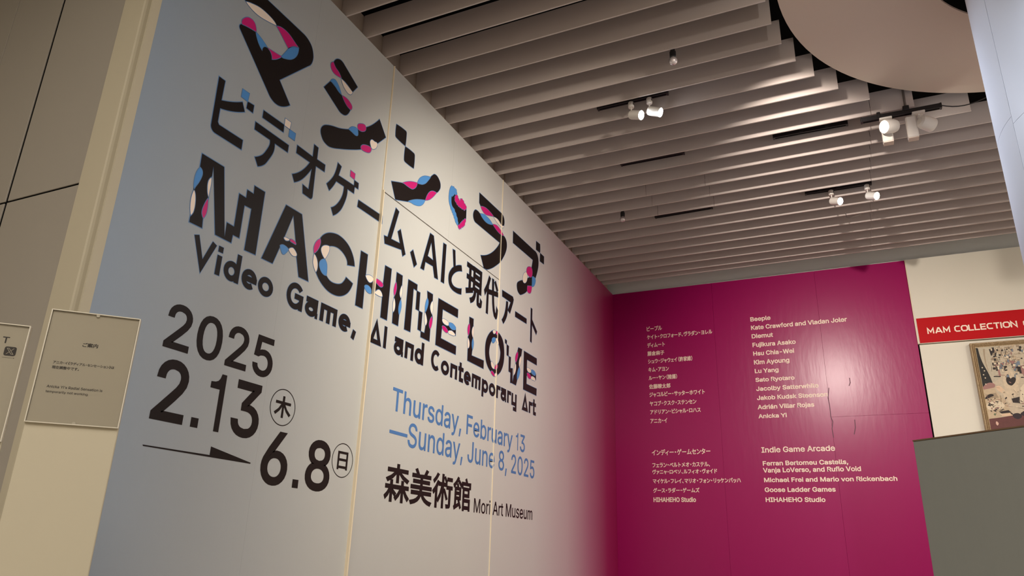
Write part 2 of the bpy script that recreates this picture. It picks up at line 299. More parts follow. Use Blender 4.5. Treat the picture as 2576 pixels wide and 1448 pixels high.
# ------------------------------------------------------------------ traced artwork and glyph outlines (millimetres / per-mille of the em)
SHAPES = """
katakana_ma
K 2209,2657! 2249,2657! 2525,2655! 2599,2633 2630,2578 2626,2528 2604,2494! 2414,2277! 2512,2185! 2459,2144 2412,2133 2366,2149! 2113,2373! 2107,2388 2118,2404! 2154,2416 2212,2428! 2220,2408 2242,2379 2267,2360! 2270,2378 2284,2393 2302,2395! 2328,2385 2343,2356! 2375,2381 2401,2413! 2419,2416 2471,2446 2505,2492 2512,2543! 2490,2554 2426,2576 2375,2573 2337,2557! 2312,2572 2262,2578 2208,2575 2148,2555 2119,2544 2105,2550 2110,2576!
M 2120,2406! 2117,2430 2144,2465 2176,2475 2199,2463 2212,2429! 2159,2418
B 2212,2427! 2252,2417 2301,2396! 2284,2393 2270,2378 2267,2360! 2242,2379 2220,2408
M 2301,2396! 2346,2403 2401,2413! 2375,2381 2343,2356! 2328,2385
B 2401,2413! 2419,2445 2442,2493! 2476,2524 2512,2543! 2505,2492 2471,2446 2419,2416
M 2337,2557! 2375,2575 2426,2576 2490,2554 2510,2548! 2474,2531 2439,2493! 2406,2514 2369,2539
K 2445,2494! 2475,2527 2509,2543! 2479,2505
W 2120,2541! 2148,2555 2208,2575 2262,2578 2312,2572 2333,2560! 2281,2543 2218,2528 2171,2527 2135,2534
katakana_shi
K 2799,2650! 2813,2680 2833,2699 2863,2709 2896,2700! 3036,2638! 2995,2575! 2939,2595 2890,2598! 2873,2604 2848,2615 2821,2632
M 2798,2653! 2781,2635 2780,2615 2798,2593 2829,2588 2880,2600! 2855,2620 2821,2632
W 2884,2594! 2923,2591 2995,2574! 2986,2554 2964,2542 2930,2549 2903,2566
K 2747,2450! 2795,2521! 2843,2510 2896,2496! 2912,2492 2943,2477 2995,2453! 2978,2414 2954,2390 2920,2382 2896,2386!
B 2795,2521! 2807,2541 2835,2553 2870,2533 2899,2498! 2867,2503 2826,2521
M 2908,2495! 2955,2502 2993,2492 3007,2478 2999,2453! 2954,2461
katakana_shi
K 2768,2182 2777,2210 2801,2233 2853,2258 2925,2283 3004,2322! 3049,2326 3086,2328! 3089,2339! 3084,2368! 3135,2386 3158,2407! 3156,2424! 3219,2480 3284,2558! 3367,2474! 3285,2383! 3262,2382 3214,2369! 3213,2343 3231,2320! 3180,2310 3135,2289! 3132,2259! 3067,2222 2956,2166 2857,2125 2805,2130 2778,2154
B 3002,2323! 3020,2347 3043,2362 3074,2369 3087,2352 3087,2330 3066,2320 3035,2322
M 3083,2375 3079,2398 3102,2419 3143,2435 3158,2422 3154,2401 3125,2379 3096,2372
M 3133,2266 3135,2285 3159,2304 3211,2321 3231,2316 3228,2296 3212,2279 3165,2264
W 3214,2358 3229,2379 3257,2381 3285,2383 3279,2350 3259,2330 3238,2322 3222,2337
katakana_n
K 3469,2631! 3583,2644 3592,2634 3590,2535! 3483,2537 3470,2545
K 3591,2530! 3698,2537 3710,2526 3710,2428! 3603,2422 3590,2432
katakana_n
K 3471,2212! 3584,2256 3606,2263 3768,2345! 3811,2359 3854,2382 3889,2418 3924,2465 3954,2499 3982,2520 4021,2521 4055,2501 4068,2479 4065,2446 4023,2394! 3974,2340 3885,2271! 3784,2230 3714,2191 3675,2163! 3532,2111!
M 3595,2261! 3639,2291 3696,2321 3768,2346! 3759,2316 3738,2291 3712,2274 3679,2268 3642,2266 3615,2266
B 3771,2347! 3788,2387 3823,2422 3865,2448 3927,2470! 3895,2425 3866,2392 3830,2367 3799,2355
M 3885,2271! 3903,2317 3931,2356 3969,2381 4021,2393! 3981,2343 3938,2302
B 3678,2165! 3726,2197 3784,2228 3879,2267! 3861,2234 3832,2207 3796,2189 3747,2176 3710,2173
heart
B 4229,2550! 4244,2549! 4259,2558! 4271,2550! 4290,2553! 4303,2537! 4308,2514! 4272,2509! 4252,2483! 4232,2470! 4233,2421 4247,2396 4271,2386! 4295,2369! 4321,2344! 4344,2314! 4350,2287! 4327,2287! 4302,2312! 4284,2332! 4251,2358! 4226,2378! 4202,2411 4196,2461 4206,2518
K 4232,2470! 4254,2495! 4275,2511! 4310,2511! 4316,2460! 4348,2446! 4419,2446! 4468,2476! 4470,2381! 4436,2359! 4408,2326! 4374,2287! 4350,2287! 4321,2344! 4287,2378! 4247,2396! 4235,2422!
M 4289,2491! 4313,2515! 4335,2494! 4355,2487! 4363,2486! 4366,2497! 4380,2513! 4404,2514! 4420,2513! 4430,2496! 4454,2491! 4468,2476! 4461,2461! 4449,2460! 4443,2448! 4419,2446! 4380,2440! 4333,2440! 4309,2449! 4294,2450! 4285,2470!
M 4351,2281! 4374,2287! 4387,2308! 4401,2323! 4418,2342! 4436,2359! 4466,2384! 4457,2347! 4445,2317! 4426,2309! 4427,2295! 4408,2291! 4402,2274! 4390,2275! 4380,2260!
katakana_ra
K 4668,2703! 5085,2705! 5118,2694 5139,2666 5136,2620 5110,2583! 5085,2598 5014,2618 4923,2608! 4848,2624 4775,2620 4699,2599! 4673,2616!
M 4699,2597! 4775,2621 4848,2624 4930,2612! 4851,2583 4780,2565 4729,2574
W 4934,2607! 5014,2618 5085,2598 5112,2603 5135,2612! 5118,2588 5087,2580 5017,2583
K 4691,2529! 4767,2552 4854,2555 4922,2535! 5003,2556 5082,2538 5139,2521! 5188,2501 5204,2456 5188,2398 5145,2331 5088,2266 5002,2199 4932,2153 4850,2112! 4801,2104! 4737,2190! 4839,2231 4935,2292 5019,2368 5067,2430! 4619,2425! 4589,2446 4583,2484 4609,2525 4649,2535
B 4698,2530! 4767,2554 4839,2553 4922,2534! 4843,2508 4786,2504 4735,2514
M 4925,2535! 5003,2559 5082,2545 5138,2523! 5069,2510 5007,2514
katakana_bu
K 5322,2644! 5799,2645! 5867,2632 5898,2579 5891,2505 5830,2380! 5756,2370! 5751,2276! 5653,2253! 5655,2205 5520,2121 5478,2120 5443,2141 5431,2188 5455,2218 5555,2268! 5641,2313 5737,2371! 5742,2458! 5766,2541! 5325,2534!
M 5629,2370 5635,2411 5679,2442 5743,2450 5760,2402 5729,2358 5684,2352 5643,2360
W 5549,2274 5560,2323 5602,2361 5638,2362 5645,2307 5608,2262 5564,2253
B 5756,2370! 5793,2383 5836,2375 5829,2333 5797,2295 5757,2277!
M 5657,2251! 5751,2279! 5749,2244 5727,2206 5692,2193 5656,2198 5651,2226
K 5836,2757! 5930,2762! 5936,2707 5929,2676! 5836,2672!
K 5937,2675! 6033,2675! 6031,2597! 5932,2592!
katakana_bi
K 2047,2053! 2085,2053! 2084,1946! 2148,1976 2205,2012! 2228,1971! 2158,1931 2085,1904! 2086,1832! 2096,1821! 2246,1824! 2247,1773! 2079,1770! 2061,1779 2053,1796!
B 2193,2078! 2237,2080! 2234,2034! 2193,2035!
K 2236,2034! 2278,2038! 2278,1995! 2235,1996!
katakana_de
K 2343,2050! 2493,2054! 2496,2011! 2343,2008!
W 2495,2093! 2539,2094! 2535,2053! 2496,2053!
B 2537,2050! 2582,2052! 2581,2010! 2537,2010!
K 2304,1961! 2546,1962! 2546,1920! 2449,1919! 2449,1870 2423,1809 2401,1773 2363,1744! 2336,1781! 2378,1814 2400,1850 2417,1895 2414,1920! 2306,1919!
katakana_o
K 2607,1997! 2734,1995! 2733,2071! 2768,2069! 2769,1998! 2840,2000! 2841,1957! 2767,1955! 2772,1777! 2767,1759 2755,1753! 2695,1756! 2686,1804! 2735,1798! 2738,1924! 2700,1861 2666,1819 2623,1786! 2600,1821! 2664,1873 2718,1952! 2608,1951!
katakana_ge
K 2943,2069! 2977,2061! 2961,1996! 3114,2003! 3114,1954! 3052,1953! 3051,1902 3025,1824 2995,1778 2956,1743! 2931,1780! 2977,1822 3013,1891 3019,1954! 2947,1952! 2924,1908 2898,1870! 2870,1899! 2915,1962 2934,2012
M 3062,2080! 3106,2079! 3105,2041! 3063,2043!
K 3105,2037! 3147,2037! 3149,1999! 3108,1998!
long_vowel_bar
K 3163,1935! 3412,1940! 3415,1892! 3159,1890!
katakana_mu
K 3548,2059! 3586,2049! 3525,1833! 3626,1843! 3590,1911! 3620,1939! 3697,1796! 3666,1770! 3648,1808! 3462,1777! 3449,1825! 3486,1831!
comma_mark
K 3752,1831! 3782,1860! 3839,1780! 3808,1747!
letter_a
K 3978,2062! 4026,2061! 4118,1771! 4071,1768! 4042,1841! 3942,1836! 3931,1772! 3887,1770!|4001,2002! 4040,1883! 3965,1887!
letter_i
K 4162,2063! 4205,2065! 4204,1771! 4160,1770!
hiragana_to
K 4299,2069! 4336,2073! 4354,1957! 4400,1981 4441,1993! 4453,1952! 4376,1922 4321,1876 4305,1832 4330,1803 4389,1800 4460,1819! 4460,1774! 4379,1762 4304,1771 4269,1804 4265,1863 4295,1912 4326,1939!
katakana_a
K 5145,2038! 5357,2048! 5373,2027! 5364,1998! 5308,1884! 5262,1900! 5315,1986! 5149,1985!
K 5228,1967! 5262,1974! 5262,1904 5247,1839 5185,1760! 5155,1786! 5206,1861
long_vowel_bar
K 5413,1936! 5654,1940! 5654,1896! 5412,1889!
katakana_to
K 5743,2071! 5777,2069! 5774,1756! 5743,1760!
K 5774,1972! 5893,1891! 5874,1855! 5772,1926!
letter_m
K 2036,1638! 2167,1638! 2238,1317! 2237,1388! 2282,1386! 2280,1556! 2325,1554! 2324,1597! 2367,1595! 2364,1638! 2436,1638! 2437,1305! 2365,1302! 2368,1516! 2322,1514! 2323,1345! 2283,1345! 2281,1304! 2184,1305! 2108,1610! 2110,1554! 2112,1450! 2113,1388 2103,1351! 2108,1305! 2037,1304! 2037,1338! 2042,1407! 2030,1454! 2038,1569!
B 2039,1569! 2052,1560 2056,1541 2047,1504 2031,1467 2030,1454! 2023,1492 2025,1535
W 2030,1454! 2041,1433 2048,1394 2047,1358 2038,1337! 2028,1370 2024,1414
W 2108,1553! 2112,1525 2111,1482 2112,1458! 2100,1487 2096,1528
M 2110,1449! 2116,1410 2115,1378 2105,1352! 2093,1374 2096,1406
letter_a
K 2590,1639! 2712,1640! 2825,1305! 2749,1304! 2713,1406! 2650,1417! 2591,1414! 2555,1305! 2479,1304!|2651,1607! 2698,1465! 2652,1468! 2608,1465!
W 2608,1465 2631,1471 2648,1469! 2622,1456
M 2651,1470 2675,1477 2697,1466 2677,1463
B 2589,1413! 2612,1425 2650,1417! 2628,1385 2613,1379 2599,1394
W 2651,1417! 2675,1435 2696,1429 2713,1409 2690,1397 2669,1403
letter_c
K 2874,1568! 2906,1608 2958,1637 3030,1650 3110,1631 3164,1587 3193,1526! 3127,1510! 3114,1542 3067,1569 3013,1575 2955,1557! 2918,1544 2895,1516 2905,1496 2931,1472! 2898,1441 2900,1408 2925,1389 2960,1387! 2999,1367 3050,1369 3092,1385 3117,1413 3128,1436! 3193,1420! 3164,1361 3117,1323 3061,1305 2989,1307 2921,1335 2875,1376! 2884,1402 2868,1434 2845,1468! 2869,1506 2879,1543
M 2875,1567! 2881,1544 2869,1506 2842,1471! 2834,1501 2848,1541
W 2843,1467! 2870,1444 2881,1406 2873,1375! 2845,1411 2841,1443
W 2955,1555! 2959,1532 2947,1498 2932,1473! 2906,1491 2893,1515 2905,1537 2931,1551
B 2931,1470! 2952,1451 2959,1415 2959,1387! 2925,1389 2897,1417 2897,1445
letter_h
K 3238,1640! 3305,1641! 3305,1510! 3349,1481 3380,1505! 3397,1523! 3444,1512 3485,1511! 3490,1641! 3560,1643! 3557,1309! 3489,1308! 3488,1440! 3446,1469 3407,1436! 3370,1421 3337,1432 3304,1445! 3306,1306! 3237,1305!
W 3305,1508! 3338,1523 3378,1519 3374,1497 3348,1482 3324,1490
M 3396,1515 3409,1526 3449,1526 3479,1519 3485,1507 3467,1493 3438,1495
B 3305,1440 3315,1452 3341,1456 3366,1446 3371,1424 3355,1416 3327,1421
W 3407,1435! 3424,1454 3446,1468 3472,1462 3488,1440! 3460,1432
letter_i
K 3619,1643! 3686,1643! 3688,1581! 3673,1545 3689,1499! 3689,1468 3683,1385! 3681,1309! 3616,1309! 3614,1379! 3629,1429 3611,1471! 3627,1529 3619,1578!
M 3619,1578! 3630,1551 3628,1520 3614,1485! 3603,1522
W 3689,1579! 3697,1532 3686,1495! 3670,1523
W 3614,1469! 3629,1439 3628,1403 3616,1380! 3606,1422
B 3688,1483! 3699,1441 3683,1383! 3671,1422
letter_n
K 3756,1643! 3866,1644! 3866,1602! 3824,1604! 3823,1310! 3752,1308!
K 3866,1602! 3907,1602! 3908,1477! 3867,1477!
K 3908,1477! 3951,1477! 3948,1349! 3908,1351!
K 3948,1349! 3993,1349! 4002,1404! 4011,1452 3981,1491! 4012,1561 4002,1596! 3994,1643! 4067,1643! 4069,1595! 4050,1540 4073,1501! 4085,1469 4063,1398! 4062,1311! 3950,1311!
B 4000,1594! 4015,1573 4006,1531 3986,1493! 3980,1540
W 3984,1490! 4005,1461 4014,1432 3998,1403! 3981,1443
W 4069,1595! 4080,1560 4073,1503! 4045,1538 4051,1573
M 4072,1487! 4082,1452 4063,1397! 4044,1430
letter_e
K 4145,1641! 4427,1646! 4428,1585! 4210,1582! 4209,1505! 4256,1487 4299,1499! 4370,1487 4408,1501! 4411,1447! 4337,1445 4299,1441! 4249,1446 4215,1456! 4209,1372! 4426,1371! 4426,1311! 4143,1310!
W 4211,1505 4252,1519 4305,1502 4257,1484
M 4215,1456 4240,1468 4278,1461 4297,1441 4257,1433
B 4302,1503 4341,1519 4380,1516 4408,1498 4365,1479 4326,1484
W 4303,1442 4341,1463 4373,1462 4401,1447 4344,1435
letter_l
K 4605,1644! 4670,1647! 4671,1593! 4654,1547 4673,1505! 4684,1467 4671,1407! 4666,1364! 4865,1373! 4866,1311! 4605,1312! 4602,1405! 4615,1449 4594,1483! 4615,1550 4607,1595!
M 4607,1594! 4618,1558 4600,1499! 4584,1548
W 4675,1593! 4683,1549 4673,1504! 4652,1547
W 4598,1481! 4622,1451 4619,1416 4601,1404! 4592,1443
B 4674,1498! 4689,1462 4675,1410! 4661,1454
letter_o
K 5005,1653! 5084,1661! 5178,1628 5217,1550 5216,1447 5173,1365 5105,1314 5066,1297! 4994,1317! 4913,1368 4883,1450 4891,1536 4938,1606|5025,1599 4981,1557 4955,1504 4952,1447 4988,1392 5053,1362 5098,1397 5135,1435 5151,1504 5135,1543 5099,1584
W 5000,1648 5036,1662 5053,1652 5023,1629 5006,1635
M 5053,1652 5084,1664 5089,1644 5070,1636
B 4991,1577 5025,1599 5053,1594 5021,1555 4997,1554
W 5057,1597 5089,1604 5108,1565 5075,1578
W 4988,1392 5011,1398 5053,1359 5006,1358
M 5056,1363 5090,1399 5110,1390 5093,1361 5066,1355
M 4994,1319 5033,1323 5058,1298 5019,1299
W 5058,1304 5087,1328 5104,1318 5082,1299
letter_v
K 5230,1642! 5265,1638! 5263,1608! 5233,1611!
K 5264,1606! 5307,1602! 5304,1516! 5270,1519!
K 5313,1518! 5352,1519! 5348,1427! 5393,1434! 5396,1313! 5353,1308! 5353,1391! 5316,1394!
K 5496,1640! 5573,1643! 5558,1583! 5516,1527 5522,1479! 5539,1449 5490,1363! 5466,1310! 5396,1311! 5417,1384! 5449,1443 5446,1495! 5486,1558 5475,1593!
M 5484,1601! 5491,1566 5451,1500! 5439,1546
W 5553,1578! 5561,1538 5522,1479! 5516,1527
W 5450,1488! 5455,1437 5417,1384! 5422,1444
B 5522,1475! 5539,1434 5486,1360! 5486,1414
letter_e
K 5614,1640! 5898,1641! 5900,1582! 5684,1581! 5681,1497! 5733,1485 5772,1494! 5841,1482 5886,1498! 5886,1445! 5813,1441 5764,1446! 5726,1441 5682,1443! 5682,1366! 5906,1370! 5902,1309! 5615,1307!
W 5684,1504 5722,1514 5775,1497 5714,1479
M 5687,1457 5725,1468 5774,1444 5727,1426
B 5775,1501 5829,1517 5876,1494 5821,1478
W 5774,1440 5822,1460 5872,1442 5823,1431
arrow
D 2022,355! 2359,357! 2359,393! 2603,353! 2601,348! 2024,350!
"""
WALLTEXT = [
    ('2025', 'L', 5, 'D', 2.024, 2.654, 0.7477, 0.9393),
    ('2.13', 'L', 7, 'D', 2.027, 2.617, 0.4565, 0.7064),
    ('6.8', 'L', 7, 'D', 2.667, 3.174, 0.2691, 0.518),
    ('Thursday, February 13', 'L', 2.5, 'T', 3.687, 5.678, 0.7869, 0.9268),
    ('—Sunday, June 8, 2025', 'L', 2, 'T', 3.685, 5.889, 0.5977, 0.7454),
    ('森美術館', 'J', 5.5, 'D', 3.68, 4.754, 0.2626, 0.4852),
    ('Mori Art Museum', 'L', 1.2, 'D', 4.808, 5.861, 0.2648, 0.3614),
    ('木', 'J', 3, 'D', 2.706, 2.821, 0.5829, 0.6878),
    ('日', 'J', 2.5, 'D', 3.225, 3.314, 0.3923, 0.4877),
    ('現', 'J', 8, 'KO', 4.522, 4.794, 1.7572, 2.0608),
    ('代', 'J', 8, 'KO', 4.821, 5.078, 1.7554, 2.0752),
]
RINGS = [
    [2.674, 2.851, 0.545, 0.722],
    [3.178, 3.359, 0.352, 0.531],
]
STROKETEXT = [
    ('Video', 'S', 0, 'KO', 2.075, 2.583, 1.129, 1.2643),
    ('Game,', 'S', 0, 'KO', 2.68, 3.274, 1.1312, 1.2646),
    ('AI', 'S', 0, 'KO', 3.4, 3.575, 1.1349, 1.2684),
    ('and', 'S', 0, 'KO', 3.656, 4.008, 1.1323, 1.2765),
    ('Contemporary', 'S', 0, 'KO', 4.098, 5.489, 1.1372, 1.2723),
    ('Art', 'S', 0, 'KO', 5.601, 5.899, 1.1328, 1.2653),
]
NAMETEXT = [
    ('Beeple', 'L', 2, 'C', 1.59, 1.805, 2.5155, 2.5658),
    ('Kate Crawford and Vladan Joler', 'L', 2, 'C', 1.59, 2.57, 2.4173, 2.4672),
    ('Diemut', 'L', 2, 'C', 1.589, 1.814, 2.3187, 2.3682),
    ('Fujikura Asako', 'L', 2, 'C', 1.59, 2.039, 2.2194, 2.2685),
    ('Hsu Chia-Wei', 'L', 2, 'C', 1.59, 2.013, 2.121, 2.1698),
    ('Kim Ayoung', 'L', 2, 'C', 1.59, 1.956, 2.0223, 2.0718),
    ('Lu Yang', 'L', 2, 'C', 1.591, 1.837, 1.9255, 1.9723),
    ('Sato Ryotaro', 'L', 2, 'C', 1.59, 1.99, 1.8284, 1.8736),
    ('Jacolby Satterwhite', 'L', 2, 'C', 1.59, 2.217, 1.7285, 1.7757),
    ('Jakob Kudsk Steensen', 'L', 2, 'C', 1.589, 2.295, 1.6294, 1.6763),
    ('Adrián Villar Rojas', 'L', 2, 'C', 1.589, 2.155, 1.53, 1.5765),
    ('Anicka Yi', 'L', 2, 'C', 1.589, 1.875, 1.4337, 1.4775),
    ('Indie Game Arcade', 'L', 2, 'C', 1.59, 2.305, 1.0721, 1.1291),
    ('Ferran Bertomeu Castells,', 'L', 2, 'C', 1.592, 2.411, 0.9385, 0.9849),
    ('Vanja LoVerso, and Rufio Void', 'L', 2, 'C', 1.589, 2.52, 0.8679, 0.9152),
    ('Michael Frei and Mario von Rickenbach', 'L', 2, 'C', 1.591, 2.83, 0.7704, 0.8152),
    ('Goose Ladder Games', 'L', 2, 'C', 1.589, 2.266, 0.6717, 0.7182),
    ('HIHAHEHO Studio', 'L', 2, 'C', 1.59, 2.161, 0.5727, 0.6188),
    ('HIHAHEHO Studio', 'L', 2, 'C', 0.418, 0.878, 0.5734, 0.6224),
    ('ビープル', 'J', 1.3, 'C', 0.409, 0.59, 2.5153, 2.5738),
    ('ケイト・クロフォード、ヴラダン・ヨレル', 'J', 1.3, 'C', 0.408, 1.164, 2.4146, 2.4714),
    ('ディムート', 'J', 1.3, 'C', 0.408, 0.616, 2.3146, 2.3735),
    ('藤倉麻子', 'J', 1.3, 'C', 0.407, 0.606, 2.2155, 2.2714),
    ('シュウ・ジャウェイ（許家維）', 'J', 1.3, 'C', 0.411, 0.923, 2.1207, 2.1787),
    ('キム・アヨン', 'J', 1.3, 'C', 0.411, 0.651, 2.023, 2.0767),
    ('ルー・ヤン（陸揚）', 'J', 1.3, 'C', 0.411, 0.74, 1.9247, 1.9806),
    ('佐藤瞭太郎', 'J', 1.3, 'C', 0.412, 0.66, 1.8235, 1.8789),
    ('ジャコルビー・サッターホワイト', 'J', 1.3, 'C', 0.413, 1.04, 1.728, 1.7855),
    ('ヤコブ・クスク・ステンセン', 'J', 1.3, 'C', 0.413, 0.942, 1.6271, 1.6829),
    ('アドリアン・ビシャル・ロハス', 'J', 1.3, 'C', 0.415, 0.984, 1.5294, 1.5848),
    ('アニカ・イ', 'J', 1.3, 'C', 0.413, 0.607, 1.4302, 1.4839),
    ('インディー・ゲームセンター', 'J', 1.3, 'C', 0.417, 1.061, 1.0715, 1.138),
    ('フェラン・ベルトメオ・カステル、', 'J', 1.3, 'C', 0.418, 1.047, 0.9406, 0.9923),
    ('ヴァニャ・ロベソ、ルフィオ・ヴォイド', 'J', 1.3, 'C', 0.417, 1.119, 0.867, 0.9195),
    ('マイケル・フレイ、マリオ・フォン・リッケンバッハ', 'J', 1.3, 'C', 0.418, 1.357, 0.7683, 0.8204),
    ('グース・ラダー・ゲームズ', 'J', 1.3, 'C', 0.418, 0.921, 0.6704, 0.7221),
]
BANNER = [
    ('MAM', 'Q', 0, 'C', 3.293, 3.5, 2.2054, 2.2655),
    ('COLLECTION', 'Q', 0, 'C', 3.532, 4.066, 2.2039, 2.2652),
]
SIGNTEXT = [
    ('ご案内', 'J', 0.35, 'D', -0.421, -0.384, 0.4848, 0.4963),
    ('アニカ・イ《ラディアル・センセーション》は', 'J', 0.2, 'D', -0.479, -0.335, 0.4332, 0.4414),
    ('現在調整中です。', 'J', 0.2, 'D', -0.479, -0.416, 0.4196, 0.4281),
    ("Anicka Yi's Radial Sensation is", 'L', 0.15, 'D', -0.48, -0.351, 0.3699, 0.3767),
    ('temporarily not working.', 'L', 0.15, 'D', -0.48, -0.381, 0.357, 0.3631),
]
